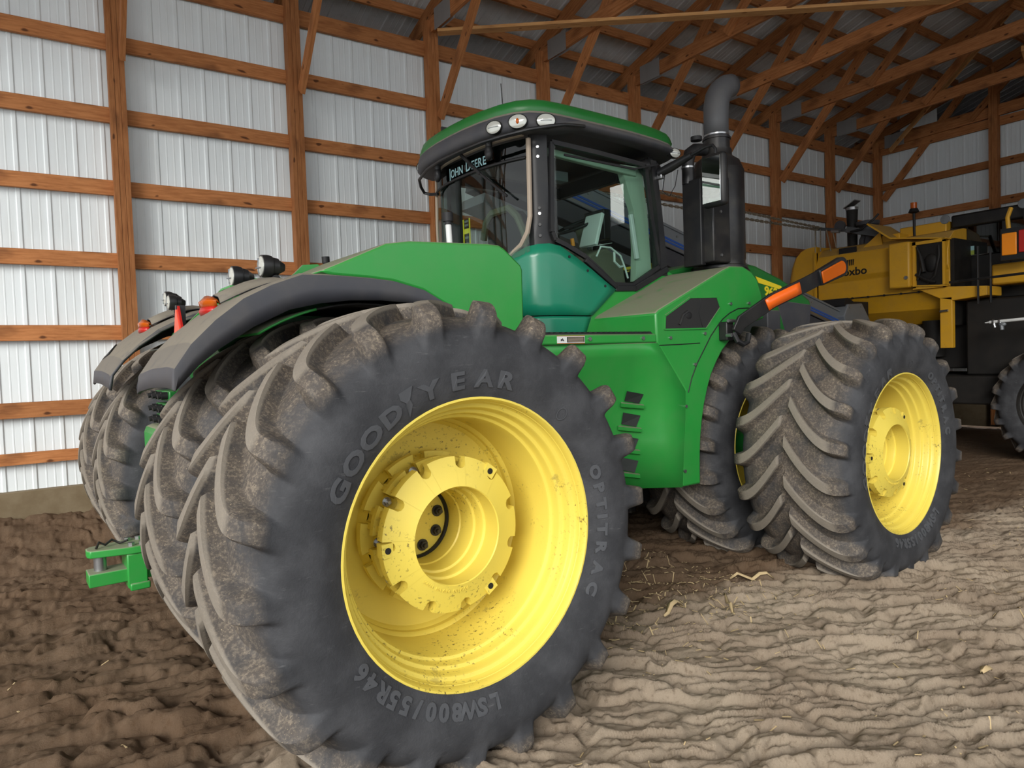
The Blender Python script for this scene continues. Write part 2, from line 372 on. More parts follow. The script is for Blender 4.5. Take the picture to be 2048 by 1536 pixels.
# ---------------------------------------------------------------- dirt floor
def vn(x, y, s):
    ix = np.floor(x); iy = np.floor(y); fx = x-ix; fy = y-iy; fx = fx*fx*fx*(fx*(fx*6-15)+10); fy = fy*fy*fy*(fy*(fy*6-15)+10)
    h = lambda a, c: (lambda q: q-np.floor(q))(np.sin(a*127.1+c*311.7+s*74.7)*43758.5453)
    return (h(ix, iy)*(1-fx)+h(ix+1, iy)*fx)*(1-fy)+(h(ix, iy+1)*(1-fx)+h(ix+1, iy+1)*fx)*fy
def fbm(x, y, s, o=4):
    r = 0; a = 0.5
    for i in range(o): r = r+a*vn(x*2**i, y*2**i, s+i*3.1); a *= 0.5
    return r
def sm(a, b, x): t = np.clip((x-a)/(b-a), 0, 1); return t*t*(3-2*t)
def ridges(u, v, period, s, wv):
    ph = v/period+wv*(fbm(u*1.5, v*1.3, s)-0.5)*2+0.45*(vn(u*5, v*6, s+4)-.5)
    n = np.floor(ph); t = ph-n
    prof = np.minimum(t/0.13, (1-t)/0.87); prof = np.power(np.clip(prof, 0, 1), 0.55)
    amp = 0.25+1.1*sm(0.35, 0.7, vn(u*2.1+n*5.37, n*1.7, s+9)); return prof*amp
def tiles(u, v, su, sv, s):
    U, V = u/su+1.1*(fbm(u*1.6, v*2.2, s+2)-.5), v/sv+1.6*(fbm(u*1.3, v*1.5, s)-.5)*2; V = V+.35*(vn(u*7, v*9, s+6)-.5)
    iu, iv = np.floor(U), np.floor(V); f1 = np.full(U.shape, 9.0); f2 = f1.copy(); rnd = np.zeros(U.shape); dv = np.zeros(U.shape)
    h = lambda a, c, k: (lambda q: q-np.floor(q))(np.sin(a*127.1+c*311.7+(s+k)*74.7)*43758.5453)
    for di in (-1, 0, 1):
        for dj in (-1, 0, 1):
            a, c = iu+di, iv+dj; x_, y_ = a+.1+.8*h(a, c, 1), c+.1+.8*h(a, c, 2); d = np.hypot(U-x_, V-y_)
            near = d < f1; f2 = np.where(near, f1, np.minimum(f2, d)); rnd = np.where(near, h(a, c, 3), rnd); dv = np.where(near, V-y_, dv); f1 = np.where(near, d, f1)
    return sm(0.0, 0.30, f2-f1)*(0.55+0.75*rnd)*(1-0.55*dv)
def ground(x, y):
    u = 0.83*x-0.56*y; v = 0.56*x+0.83*y
    h = 0.33*sm(4.75, 5.95, y)+0.05*(fbm(x*.5, y*.5, 2)-.5)
    m1 = sm(-0.6, 0.5, u); m2 = 1-m1
    far = 1-0.55*sm(3.6, 8, x)-0.3*sm(1.4, 2.6, y)
    r1 = ridges(u, v, 0.14, 11, 1.5)*0.040+tiles(u, v, .52, .125, 5)*0.034
    c, s = math.cos(0.42), math.sin(0.42); u2 = c*u+s*v; v2 = -s*u+c*v
    r2 = ridges(u2, v2, 0.21, 23, 1.5)*0.050+tiles(u2, v2, .55, .17, 17)*0.045
    lump = 0.035*sm(0.5, 0.8, fbm(x*3.1, y*3.1, 31))+0.018*(fbm(x*9, y*9, 41)-.5)
    clod = 0.010*sm(0.58, 0.8, vn(x*24, y*24, 51))+0.009*(fbm(x*34, y*34, 61, 3)-.5)
    return h+(r1*m1+r2*m2)*far+lump*far+clod-0.068
def axis(segs):
    out = [segs[0][0]]
    for a, c, n in segs: out += list(np.linspace(a, c, n+1)[1:])
    return np.array(out)
gx = axis([(-9, -2.4, 60), (-2.4, 3.4, 560), (3.4, 6.5, 200), (6.5, 15.2, 190)]); gy = axis([(-10, -2.7, 50), (-2.7, 0.8, 400), (0.8, 2.4, 110), (2.4, 6.2, 120)])
GX, GY = np.meshgrid(gx, gy); GH = ground(GX, GY)
vs = np.stack([GX.ravel(), GY.ravel(), GH.ravel()], 1); nx, ny = len(gx), len(gy)
idx = np.arange(nx*ny).reshape(ny, nx); q = np.stack([idx[:-1, :-1].ravel(), idx[:-1, 1:].ravel(), idx[1:, 1:].ravel(), idx[1:, :-1].ravel()], 1)
fm = bpy.data.meshes.new('floor'); fm.vertices.add(len(vs)); fm.vertices.foreach_set('co', vs.ravel()); fm.loops.add(q.size); fm.loops.foreach_set('vertex_index', q.ravel().astype(np.int32))
fm.polygons.add(len(q)); fm.polygons.foreach_set('loop_start', np.arange(0, q.size, 4, dtype=np.int32)); fm.polygons.foreach_set('use_smooth', np.ones(len(q), bool)); fm.update(calc_edges=True); fm.materials.append(DIRT)
struct(link('floor', fm))
def gz(x, y): return float(ground(np.array([x]), np.array([y]))[0])
# chaff and straw lying on the dirt
b = MB(); rs_ = random.Random(3)
for i in range(2100):
    if i < 700: x, y = rs_.uniform(0.6, 4.4), rs_.uniform(0.2, 3.2)
    elif i > 1500: x, y = rs_.gauss(2.3, .75), rs_.gauss(1.25, .45)
    elif i < 1000: x, y = rs_.uniform(3.5, 9.5), rs_.uniform(-2.0, 2.2)
    else: x, y = rs_.uniform(-2.2, 5), rs_.uniform(-2.2, 2.5)
    if (-1.1 < x < 1.1 or 2.9 < x < 4.95) and y > -.1: continue
    L = rs_.uniform(0.012, 0.055); a = rs_.uniform(0, math.pi); wd = rs_.uniform(0.003, 0.009); z = gz(x, y)+0.004
    dx, dy = math.cos(a)*L, math.sin(a)*L; z2 = gz(x+dx, y+dy)+0.006
    b.bar((x, y, z), (x+dx, y+dy, z2), wd, 0.003)
tag(b.build('straw', STRAW, smooth=0), 'scattered short bits of straw and chaff on the dirt floor', 'straw', kind='stuff')
def husk(x, y, a, L, wd, label):
    z = gz(x, y); d = Vector((math.cos(a), math.sin(a), 0)); s_ = Vector((-d.y, d.x, 0)); secs = []
    for i in range(7):
        t = i/6; c = Vector((x, y, 0))+d*(L*(t-.5)); zz = gz(c.x, c.y)+0.012+0.02*math.sin(t*3.1); ww = wd*math.sin(math.pi*(0.08+0.86*t))
        secs.append([tuple(c-s_*ww+Vector((0, 0, zz))), tuple(c+Vector((0, 0, zz+0.012))), tuple(c+s_*ww+Vector((0, 0, zz)))])
    o = MB().loft(secs).build('corn_husk', STRAW, solid=0.003); tag(o, label, 'corn husk', 'corn husks on the dirt')
husk(1.95, 0.75, 0.2, 0.26, 0.025, 'largest pale corn husk on damp dirt just right of the near rear tire')
husk(2.35, 0.62, 0.9, 0.30, 0.014, 'long thin pale husk on dark dirt between rear and front tires')
husk(2.9, 0.85, 2.6, 0.34, 0.03, 'grey-white husk lying at the foot of the inner front tire')
husk(2.6, -0.85, 0.1, 0.14, 0.025, 'small cream husk out on the open rutted dirt')
husk(-1.35, -0.15, 0.75, 0.16, 0.02, 'pale husk by the lower left corner of the view')
husk(5.4, -0.75, -0.5, 0.2, 0.02, 'pale husk on the dirt beyond the near front tire')
sc = MB(); sx, sy = 0.42, -1.62; z = gz(sx, sy)+0.012
sc.bar((sx-0.03, sy+0.02, z), (sx+0.035, sy, z+0.006), 0.014, 0.004).bar((sx+0.0, sy+0.03, z+0.004), (sx+0.05, sy-0.03, z+0.002), 0.008, 0.004)
tag(sc.build('plastic_scrap', BLUE, smooth=0), 'small blue plastic scrap pressed into the dirt in the foreground', 'scrap')
# ---------------------------------------------------------------- tractor: frame of its own (x forward, y to its far side, z up)
TR = empty('tractor', (0, 0, 0), 0.0447356)
tag(TR, 'large green articulated tractor with yellow rims on dual wheels parked on dirt', 'tractor')
NL = 22
PRO = [(0.0, .600), (-.012, .625), (-.026, .66), (-.036, .70), (-.041, .74), (-.043, .78), (-.038, .82), (-.028, .85), (-.012, .88), (.006, .905), (.020, .918), (.034, .928), (.05, .936), (.066, .942), (.085, .946), (.11, .950), (.14, .953), (.17, .955), (.20, .957), (.23, .9585), (.26, .960), (.29, .961), (.32, .962), (.345, .9625), (.362, .963), (.374, .963), (.386, .963), (.4, .963)]
def side_y(r):
    rr = [p[1] for p in PRO[:12]]; yy = [p[0] for p in PRO[:12]]; return float(np.interp(r, rr, yy))
def make_tyre(mirror):
    fr = [-.5+.0]; base = [-.25, -.225, -.20, -.175, -.15, -.12, -.06, .06, .12, .15, .175, .20, .225, .25]
    cols = sorted(set(round(c % 1.0, 4) for c in base+[q+.5 for q in base])); nc = len(cols)*NL
    th = np.array([(k+c)/NL*2*math.pi for k in range(NL) for c in cols]); ph = np.array([c for k in range(NL) for c in cols])
    rows = PRO+[(0.8-y, r) for y, r in PRO[-2::-1]]; n = len(PRO); V = []
    sst = lambda a, b_, x: np.clip((x-a)/(b_-a), 0, 1)**2*(3-2*np.clip((x-a)/(b_-a), 0, 1))
    for j, (y, r) in enumerate(rows):
        outer = j <= n-1; jj = j if outer else 2*n-2-j
        d = abs(y-0.4)/0.35; dd = min(d, 1.0)
        off = math.radians(19.5)*(1-(1-dd)**1.5)+math.radians(2.0)*max(0, min(1, (0.94-r)/0.1))*(1 if r < .94 else 0)
        c0 = 0.0 if outer else 0.5
        dist = np.abs((ph-c0+0.5) % 1.0-0.5)
        sh_ = float(sst(.55, 1.0, np.array(d))); wtop = 0.115+0.005*sh_; prof = 1-sst(wtop, wtop+0.075+0.065*sh_, dist)
        nose = sst(0.015, 0.055, np.array(d)); side = sst(0.85, 0.935, np.array(r))
        H = 0.074 if r > .938 else 0.074*float(side)
        H = H*(1.0+0.05*dd); val = -0.016*float(sst(.70, .95, np.array(d)))*float(sst(.86, .93, np.array(r)))*(1 if True else 0)
        hgt = prof*float(nose)*H+val*(1-prof)
        a, b_ = PRO[max(jj-1, 0)], PRO[min(jj+1, n-1)]; ty, tr = b_[0]-a[0], b_[1]-a[1]; L = math.hypot(ty, tr); ny_, nr_ = (-tr/L, ty/L)
        if not outer: ny_ = -ny_
        if jj == n-1: ny_, nr_ = 0, 1
        R_ = r+nr_*hgt; Y_ = y+ny_*hgt
        A = th+off
        V.append(np.stack([R_*np.cos(A), np.full(nc, 0.0)+Y_, R_*np.sin(A)], 1))
    V = np.concatenate(V); m = len(rows)
    if mirror: V[:, 1] *= -1
    idx = np.arange(m*nc).reshape(m, nc); nx_ = np.roll(idx, -1, 1)
    q = np.stack([idx[:-1].ravel(), nx_[:-1].ravel(), nx_[1:].ravel(), idx[1:].ravel()], 1)
    if mirror: q = q[:, ::-1].copy()
    me = bpy.data.meshes.new('tire'); me.vertices.add(len(V)); me.vertices.foreach_set('co', V.ravel()); me.loops.add(q.size); me.loops.foreach_set('vertex_index', np.ascontiguousarray(q.ravel(), dtype=np.int32))
    me.polygons.add(len(q)); me.polygons.foreach_set('loop_start', np.arange(0, q.size, 4, dtype=np.int32)); me.polygons.foreach_set('use_smooth', np.ones(len(q), bool)); me.update(calc_edges=True)
    bm = bmesh.new(); bm.from_mesh(me); bmesh.ops.recalc_face_normals(bm, faces=bm.faces); bm.to_mesh(me); bm.free()
    me.set_sharp_from_angle(angle=math.radians(50)); me.materials.append(RUBBER); return me
TYRE, TYREM = make_tyre(False), make_tyre(True)

def sidewall_text():
    out = []
    def put(ch, ang, rc, h, wsc=1.0, me=None):
        if me is None: me = text_mesh(ch, h/0.70, 0.002, 0.004 if h > .04 else 0.0)
        xs = [v.co.x for v in me.vertices]; cx = (min(xs)+max(xs))/2; ys = [v.co.y for v in me.vertices]; cy = (min(ys)+max(ys))/2; a0 = math.radians(ang)
        for v in me.vertices:
            r = rc+(v.co.y-cy); a = a0-(v.co.x-cx)*wsc/rc
            v.co = (r*math.cos(a), side_y(r)-0.0035-v.co.z, r*math.sin(a))
        me.materials.clear(); me.materials.append(RUBTEXT); out.append(me)
    for ch, a in zip('GOODYEAR', (153.5, 144.0, 134.6, 125.0, 109.3, 98.0, 87.3, 77.6)): put(ch, a, .69, .068, 1.35)
    for ch, a in zip('OPTITRAC', (19, 12.2, 5.6, 0.6, -4.6, -12, -20, -28.2)): put(ch, a, .68, .048, 1.25)
    for i, ch in enumerate('LSW800/55R46'): put(ch, -87.5-5.35*i, .675, .062, 1.05)
    foot = bpy.data.meshes.new('f'); P = [(-.012, .05), (.05, .05), (.03, .018), (.02, .006), (.024, -.02), (-.006, -.06), (-.004, -.02), (.0, .0), (-.016, .022)]
    foot.from_pydata([(x, y, z) for z in (-.002, .002) for x, y in P], [], [tuple(range(len(P))), tuple(range(len(P), 2*len(P)))[::-1]]+[(i, (i+1) % 9, 9+(i+1) % 9, 9+i) for i in range(9)])
    put('', 117.5, .69, .1, 1.0, foot)
    ring = bpy.data.meshes.new('r'); rp = []; rf = []
    for i in range(24):
        a = 2*math.pi*i/24; rp += [(.026*math.cos(a), .03*math.sin(a), 0.002), (.022*math.cos(a), .026*math.sin(a), 0.002)]
        rf.append((2*i, 2*((i+1) % 24), 2*((i+1) % 24)+1, 2*i+1))
    ring.from_pydata(rp, [], rf); put('', 48.8, .677, .06, 1.0, ring)
    return out
LETTERS = sidewall_text()

def rim_mesh(mirror):
    s = -1 if mirror else 1
    pr = [(.03, .590), (.012, .612), (.0, .618), (-.008, .612), (-.008, .604), (.004, .597), (.02, .594), (.045, .590), (.056, .583), (.064, .568), (.072, .563), (.098, .561), (.108, .556), (.115, .542), (.123, .538), (.150, .537), (.159, .532), (.166, .521), (.176, .517), (.43, .512), (.438, .500), (.446, .495), (.470, .494), (.480, .484), (.49, .478), (.495, .44), (.50, .30), (.50, .20)]
    back = [(.50, .20), (.52, .20), (.52, .49), (.70, .545), (.78, .585), (.80, .612), (.81, .605), (.79, .57)]
    return MB().lathe((0, 0, 0), (0, s, 0), pr+back, 72).mesh('rim', YELLOW, 28)
RIM, RIMM = rim_mesh(False), rim_mesh(True)
def notch_outline(R, r_in, n, ph, nw, nd):
    """ring outline with U-shaped notches; returns outer loop"""
    out = []
    for k in range(n):
        a = ph+2*math.pi*k/n; hw = nw/R
        t0 = a+hw; t1 = a+2*math.pi/n-hw
        for i in range(7): t = t0+(t1-t0)*i/6; out.append((R*math.cos(t), R*math.sin(t)))
        b_ = a+2*math.pi/n
        for i in range(7):
            f = math.pi*i/6; q = nw*math.cos(f); dep = R-nd+nw-nw*math.sin(f) if True else 0
            t = (-q); rr = dep
            out.append((rr*math.cos(b_)-t*math.sin(b_), rr*math.sin(b_)+t*math.cos(b_)))
    return out
def ring_prism(b, y0, y1, R, r_in, n, ph, nw, nd, lift=0.0):
    out = notch_outline(R, r_in, n, ph, nw, nd); m = len(out); inn = [(r_in*math.cos(math.atan2(z, x)), r_in*math.sin(math.atan2(z, x))) for x, z in out]
    mid = [(.5*(x+a), .5*(z+c_)) for (x, z), (a, c_) in zip(inn, out)]
    L = [[(x, y0-lift, z) for x, z in inn], [(x, y0-lift*(R-math.hypot(x, z))/(R-r_in), z) for x, z in out], [(x, y1, z) for x, z in out], [(x, y1, z) for x, z in inn]]
    vs = [p for q in L for p in q]; fs = [(j*m+i, j*m+(i+1) % m, (j+1)*m+(i+1) % m, (j+1)*m+i) for j in range(3) for i in range(m)]
    b.add(vs, fs)
PH = math.radians(82)
def hub_mesh():
    b = MB()
    ring_prism(b, .205, .25, .345, .217, 11, PH, .027, .052, .045)
    b.lathe((0, 0, 0), (0, 1, 0), [(.25, .285), (.34, .285)], 60)
    ring_prism(b, .318, .348, .335, .20, 11, PH, .030, .065)
    b.lathe((0, 0, 0), (0, 1, 0), [(.348, .285), (.42, .29)], 60)
    ring_prism(b, .405, .44, .352, .20, 11, PH+.28, .03, .05)
    b.lathe((0, 0, 0), (0, 1, 0), [(.44, .31), (.50, .33)], 60)
    for k in range(11):
        a = PH+(k+.5)*2*math.pi/11
        for da in (-.10, .10):
            c, s = math.cos(a+da), math.sin(a+da); M = Matrix(((c, 0, -s, 0), (0, 1, 0, 0), (s, 0, c, 0), (0, 0, 0, 1)))
            b.box(.25, .318, .25, .42, -.014, .014, M)
    b.lathe((0, 0, 0), (0, 1, 0), [(.160, .2172), (.166, .2135), (.262, .213), (.268, .203), (.275, .2), (.325, .198), (.33, .188), (.336, .186), (.43, .184), (.436, .178), (.54, .176), (.542, .165)], 60)
    b.lathe((0, 0, 0), (0, 1, 0), [(.55, .178), (.55, .001)], 40)
    for ang in (52, -178, -56):
        a = math.radians(ang); c, s = math.cos(a), math.sin(a); M = Matrix(((c, 0, -s, 0), (0, 1, 0, 0), (s, 0, c, 0), (0, 0, 0, 1)))
        b.box(.30, .352, .192, .24, -.03, .03, M)
    return b.mesh('hub', YELLOW, 30)
HUB = hub_mesh()
def bolt_mesh(r, h, mat):
    b = MB(); b.cyl((0, 0, 0), (0, -.006, 0), r*1.5, n=16).cyl((0, -.006, 0), (0, -.006-h, 0), r, n=6).cyl((0, -.006-h, 0), (0, -.014-h*1.5, 0), r*.55, n=10); return b.mesh('bolt', mat, 25)
BOLT = bolt_mesh(.014, .014, STEEL); BOLTD = bolt_mesh(.019, .018, BLACKM)
HOLE = MB().cyl((0, .002, 0), (0, -.001, 0), .014, n=14).mesh('bolt_hole', KDECAL)
SEAL = MB().lathe((0, 0, 0), (0, 1, 0), [(.53, .177), (.525, .170), (.532, .164), (.548, .1645)], 48).mesh('hub_seal', BLACKR)
VALVE = MB().cyl((0, 0, 0), (.05, -.01, 0), .006, n=8).cyl((.05, -.01, 0), (.062, -.012, 0), .008, n=8).mesh('valve_stem', STEEL)
CAST = text_mesh('R201102  REV 101  HWZ', .022, .0012)
def casting_text():
    V, F = [], []; me = CAST; w = max(v.co.x for v in me.vertices)
    for v in me.vertices:
        r = .232+v.co.y; a = math.radians(-108)+(w/2-v.co.x)/.232; V.append((r*math.cos(a), .2004-v.co.z, r*math.sin(a)))
    for p in me.polygons: F.append(tuple(p.vertices))
    m = bpy.data.meshes.new('casting_marks'); m.from_pydata(V, [], F); m.materials.append(YELLOW); return m
CASTM = casting_text()
def wheel(x, y, z, mirror, roll, hub_shift, detail):
    t = link('tire', TYREM if mirror else TYRE, TR, (x, y, z), (0, -roll, 0))
    if detail:
        for me in LETTERS: link('moulded_letter', me, t)
    r = link('rim', RIMM if mirror else RIM, TR, (x, y, z), (0, -roll*0.0, 0))
    if detail:
        link('hub', HUB, r, (0, hub_shift, 0)); link('casting_marks', CASTM, r, (0, hub_shift-.0345, 0))['kind'] = 'stuff'; link('hub_seal', SEAL, r, (0, hub_shift, 0))
        for k in range(11):
            a = PH+k*2*math.pi/11; link('bolt', BOLT, r, (.312*math.cos(a), .316+hub_shift, .312*math.sin(a)))
        for ang in range(0, 360, 45):
            a = math.radians(ang+15); link('bolt', BOLTD, r, (.125*math.cos(a), .549+hub_shift, .125*math.sin(a)))
        for ang in (52, -178, -56):
            a = math.radians(ang); link('bolt_hole', HOLE, r, (.325*math.cos(a), .191+hub_shift, .325*math.sin(a)))
        link('valve_stem', VALVE, r, (-.50, .36, .04))
    return t
FX, FZ = 3.918, 0.895
wheel(0, 0, .95, False, math.radians(0), 0, True)
wheel(0, 1.06, .95, False, math.radians(5), 0, False)
wheel(0, 3.84, .95, True, math.radians(9), 0, False)
wheel(0, 4.90, .97, True, math.radians(3), 0, False)
wheel(FX, .038, FZ, False, math.radians(38), -.10, True)
wheel(FX, 1.12, FZ, False, math.radians(9), 0, False)
wheel(FX, 3.82, FZ, True, math.radians(4), 0, False)
wheel(FX, 4.90, FZ, True, math.radians(12), 0, False)
# ---------------------------------------------------------------- tractor body
CY = 2.45                                   # centre line of the tractor in its own frame
def mir(p): return (p[0], 2*CY-p[1], p[2])
def mirm(b):
    c = MB(); c.v = [mir(p) for p in b.v]; c.f = list(b.f); return c
# rear fenders
lipA = [(-.958, 1.622), (-.93, 1.653), (-.85, 1.735), (-.768, 1.801), (-.6, 1.908), (-.425, 1.991), (-.27, 2.025), (-.11, 2.044), (.06, 2.048), (.22, 2.04), (.38, 2.015), (.50, 1.985), (.585, 1.962)]
topA = [(-.957, 1.630), (-.947, 1.722), (-.875, 1.83), (-.766, 1.94), (-.64, 2.04), (-.507, 2.108), (-.36, 2.163), (-.20, 2.165), (.0, 2.158), (.14, 2.147), (.32, 2.105), (.496, 2.012), (.588, 1.968)]
def fender():
    secs = []
    for i, ((lx, lz), (tx, tz)) in enumerate(zip(lipA, topA)):
        s = (.02, .02, .018, .012, .004, .0, .0)[i] if i <= 6 else 0.0; k = min(1, max(0, (6.5-i)/1.0)); inner = 1.89 if i <= 6 else 1.80
        mx, mz = (lx+tx)/2, (lz+tz)/2
        secs.append([(lx, .962, lz), (mx, .948, mz), (tx*.95+lx*.05, .950, tz*.95+lz*.05), (tx, .972, tz), (tx, 1.08, tz+s*.3), (tx, 1.45, tz-.010+s*.5), (tx, inner-.06, tz-.026), (tx, inner-.01, tz-.04), (lx*.4+tx*.6, inner, lz*.4+tz*.6)])
    return MB().loft(secs)
fb = fender(); fn = fb.build('rear_fender', BLACKP, TR, smooth=30, solid=0.018)
ff = mirm(fb).build('rear_fender', BLACKP, TR, smooth=40, solid=0.018)
MB().add([(-.90, mir((0, 1.05, 0))[1], 1.81), (-.80, mir((0, 1.05, 0))[1], 1.93), (-.88, mir((0, 1.22, 0))[1], 1.85)], [(0, 1, 2)]).build('fender_vent', BLACKR, ff, solid=0.012)
# raised lamp pods on the fenders with the tail lights
def pod(s):
    f = (lambda p: p) if s > 0 else mir; b = MB(); secs = []
    for t in range(7):
        x = -.64+t*.08; h = .042*math.cos(t/6*1.45); z0 = np.interp(x, [q[0] for q in topA[:8]], [q[1] for q in topA[:8]])
        secs.append([f((x, 1.36, z0+.01)), f((x, 1.39, z0+.01+h*.8)), f((x, 1.48, z0+.02+h)), f((x, 1.58, z0+.01+h*.8)), f((x, 1.62, z0+.01))])
    b.loft(secs); p = b.build('lamp_pod', BLACKP, TR, solid=.008)
    for nm, mt, z0, z1 in (('red_lens', REDR, 0.012, .052), ('amber_lens', AMBER, .052, .112)):
        q = MB(); ss = []
        for i in range(9):
            a = math.pi*i/8; yy = 1.49-.115*math.cos(a); xx = -.65-.05*math.sin(a); zz = 1.985
            hh = .03+.97*math.sin(a)**.6
            ss.append([f((xx+.0, yy, zz+z0)), f((xx-.008, yy, zz+(z0+z1)/2)), f((xx+(.02 if z1 > .1 else 0), yy, zz+z0+(z1-z0)*(hh if z1 > .1 else 1)))])
        q.loft(ss).build(nm, mt, p, solid=.006)
pod(1); pod(-1)
# green inner liners and tank panels with the sloped deck between them
def liner(s):
    f = (lambda v: v) if s > 0 else mir
    for a0, a1, mt in ((56, 104, DARKM), (104, 121, GREEN)):  # forward span of the green liner is coloured dark as painted shadow
        secs = []
        for i in range(9):
            a = math.radians(a0+i*(a1-a0)/8); r = 1.082; secs.append([f((r*math.cos(a), 1.02, .95+r*math.sin(a))), f((r*math.cos(a), 1.86, .95+r*math.sin(a)))])
        MB().loft(secs).build('fender_liner', mt, TR, solid=.012)
liner(1); liner(-1)
TP = [(-.262, 2.187), (-.18, 2.222), (.107, 2.349), (.25, 2.372), (.763, 2.392), (.846, 2.390), (.885, 2.372), (1.005, 2.28), (1.018, 2.25), (1.01, 1.55), (.93, 1.50), (.62, 1.88), (.585, 1.965), (.496, 2.014), (.32, 2.107), (.139, 2.149), (.0, 2.16), (-.20, 2.167)]
pn = MB().prism([(x, .950, z) for x, z in TP], (0, .88, 0)); pn.build('tank_panel', GREEN, TR, smooth=30, bevel=.014); mirm(pn).build('tank_panel', GREEN, TR, smooth=30, bevel=.014)
DK = [(1.1, 2.30), (.3, 2.26), (-.2, 2.12), (-.55, 1.98), (-.58, 1.90), (-.45, 1.66), (-.45, 1.45), (1.1, 1.45)]
MB().prism([(x, 1.86, z) for x, z in DK], (0, 1.18, 0)).build('rear_deck', GREEND, TR, smooth=30, bevel=.012)
MB().box(-.55, .3, 1.50, 1.70, 2.15, 2.16).add([(-.62, 1.7, 2.03), (-.2, 1.7, 2.2), (-.2, 1.86, 2.22), (-.62, 1.86, 2.05)], [(0, 1, 2, 3)]).build('deck_edge', GREEN, TR)
for y in (2.05, 2.8):                       # lift plates standing on the deck
    P = [(-.55, 1.98), (-.33, 2.20), (-.27, 2.27), (-.18, 2.275), (-.10, 2.24), (.0, 2.31), (.06, 2.37), (.16, 2.38), (.26, 2.31), (.35, 2.27), (.35, 2.1), (-.5, 1.9)]
    MB().prism([(x, y, z) for x, z in P], (0, .025, 0)).build('lift_plate', GREEN, TR, smooth=0)
# rear work lamps
def work_lamp(x, y, z, s=1.0, yaw=0.0):
    M = Matrix.Translation((x, y, z)) @ Matrix.Rotation(yaw, 4, 'Z') @ Matrix.Scale(s, 4)
    def tr(b): b.v = [tuple(M @ Vector(p)) for p in b.v]; return b
    h = tr(MB().lathe((-.03, 0, 0), (1, 0, -.02), [(0, .050), (.0, .058), (.03, .06), (.05, .056), (.055, .050), (.085, .045), (.09, .038), (.12, .02), (.122, 0.001)], 20)).build('work_lamp', BLACK, TR)
    tr(MB().lathe((-.032, 0, 0), (1, 0, -.02), [(-.012, .001), (-.010, .03), (-.002, .05), (.004, .051)], 20)).build('lens', LENS, h)
    tr(MB().bar((-.034, -.04, .015), (-.034, .04, .018), .004, .006, (1, 0, 0)).bar((-.046, -.032, -.012), (-.046, .034, -.008), .006, .006, (1, 0, 0)).bar((-.043, .0, -.04), (-.043, .0, .04), .006, .006, (1, 0, 0))).build('lens_grid', GREYM, h)
    tr(MB().cyl((.035, 0, -.05), (.035, 0, -.125), .022, .03, n=12).cyl((.035, -.035, -.07), (.035, .035, -.07), .024, n=12)).build('lamp_foot', BLACKR, h)
    return h
work_lamp(-.285, 1.70, 2.30, 1.12); work_lamp(-.45, 1.72, 2.235, 1.02); work_lamp(-.50, mir((0, 1.55, 0))[1], 2.25, .95); work_lamp(-.51, mir((0, 1.72, 0))[1], 2.21, .95)
MB().tube([(-.38+.055*math.cos(a), 1.74+.055*math.sin(a), 2.165+.012*math.sin(a*1.5)) for a in np.linspace(0, 6.2, 18)], .009, 8).tube([(-.37, 1.74, 2.17), (-.385, 1.73, 2.2), (-.40, 1.72, 2.20)], .006, 6).build('cable_coil', BLACKR, TR)
# slow-moving-vehicle plate seen from its rim
sm_ = MB().prism([(-.72, 1.86, 1.88), (-.72, 2.13, 1.88), (-.72, 2.03, 2.085), (-.72, 1.98, 2.085)], (.012, 0, 0)).build('hazard_plate', REDR, TR, smooth=0)
MB().prism([(-.726, 1.90, 1.895), (-.726, 2.09, 1.895), (-.726, 2.015, 2.065), (-.726, 1.99, 2.065)], (.008, 0, 0)).build('plate_face', REDO, sm_, smooth=0)
MB().bar((-.70, 2.005, 1.9), (-.70, 2.005, 2.09), .05, .03).build('plate_bracket', BLACKM, sm_)
# breather stems with black caps
for (x, y, z0, z1) in ((.79, 1.40, 2.30, 2.60), (.80, 3.45, 2.30, 2.60)):
    st = MB().cyl((x, y, z0), (x-.012, y, z1), .019, n=14).build('breather_stem', WHITE, TR)
    MB().cyl((x-.012, y, z1), (x-.014, y, z1+.055), .034, n=16).cyl((x-.012, y, z1-.02), (x-.012, y, z1), .024, n=14).build('cap', BLACKR, st)
# hydraulic couplers and drawbar hitch at the back
for z in (1.56, 1.48, 1.41):
    v = MB().box(-.75, -.40, 2.18, 2.62, z-.032, z+.028).build('coupler_block', GREEND, TR, bevel=.006)
    for y in (2.24, 2.42, 2.56): MB().cyl((-.75, y, z), (-.785, y, z), .024, n=12).cyl((-.785, y, z), (-.805, y, z-.004), .016, n=10).build('coupler', BLACKR, v)
MB().box(-.80, -.25, 2.06, 2.85, .55, 1.36).build('rear_frame', GREEN, TR, bevel=.05); MB().box(-.45, 1.2, 1.9, 3.0, .6, 1.5).build('transmission', DARKM, TR, bevel=.05)
MB().cyl((0, .62, .95), (0, 4.28, .95), .17, n=20).build('axle_housing', GREEND, TR); MB().cyl((FX, .72, FZ), (FX, 4.2, FZ), .17, n=20).build('axle_housing', GREEND, TR)
hi = MB().prism([(-1.185, 2.39, .61), (-1.20, 2.42, .61), (-1.20, 2.49, .61), (-1.18, 2.52, .61), (-.97, 2.58, .61), (-.90, 2.58, .61), (-.90, 2.33, .61), (-.97, 2.33, .61)], (0, 0, .045)).build('hitch', GREEN, TR, bevel=.006)
MB().box(-1.20, -.70, 2.37, 2.53, .44, .52).build('drawbar', GREEN, hi, bevel=.006)
MB().box(-1.0, -.89, 2.34, 2.57, .40, .61).box(-.99, -.88, 2.33, 2.58, .385, .43).build('clevis_body', GREEN, hi, bevel=.008)
MB().cyl((-1.13, 2.45, .51), (-1.13, 2.45, .61), .035, n=16).build('hitch_pin', STEEL, hi)
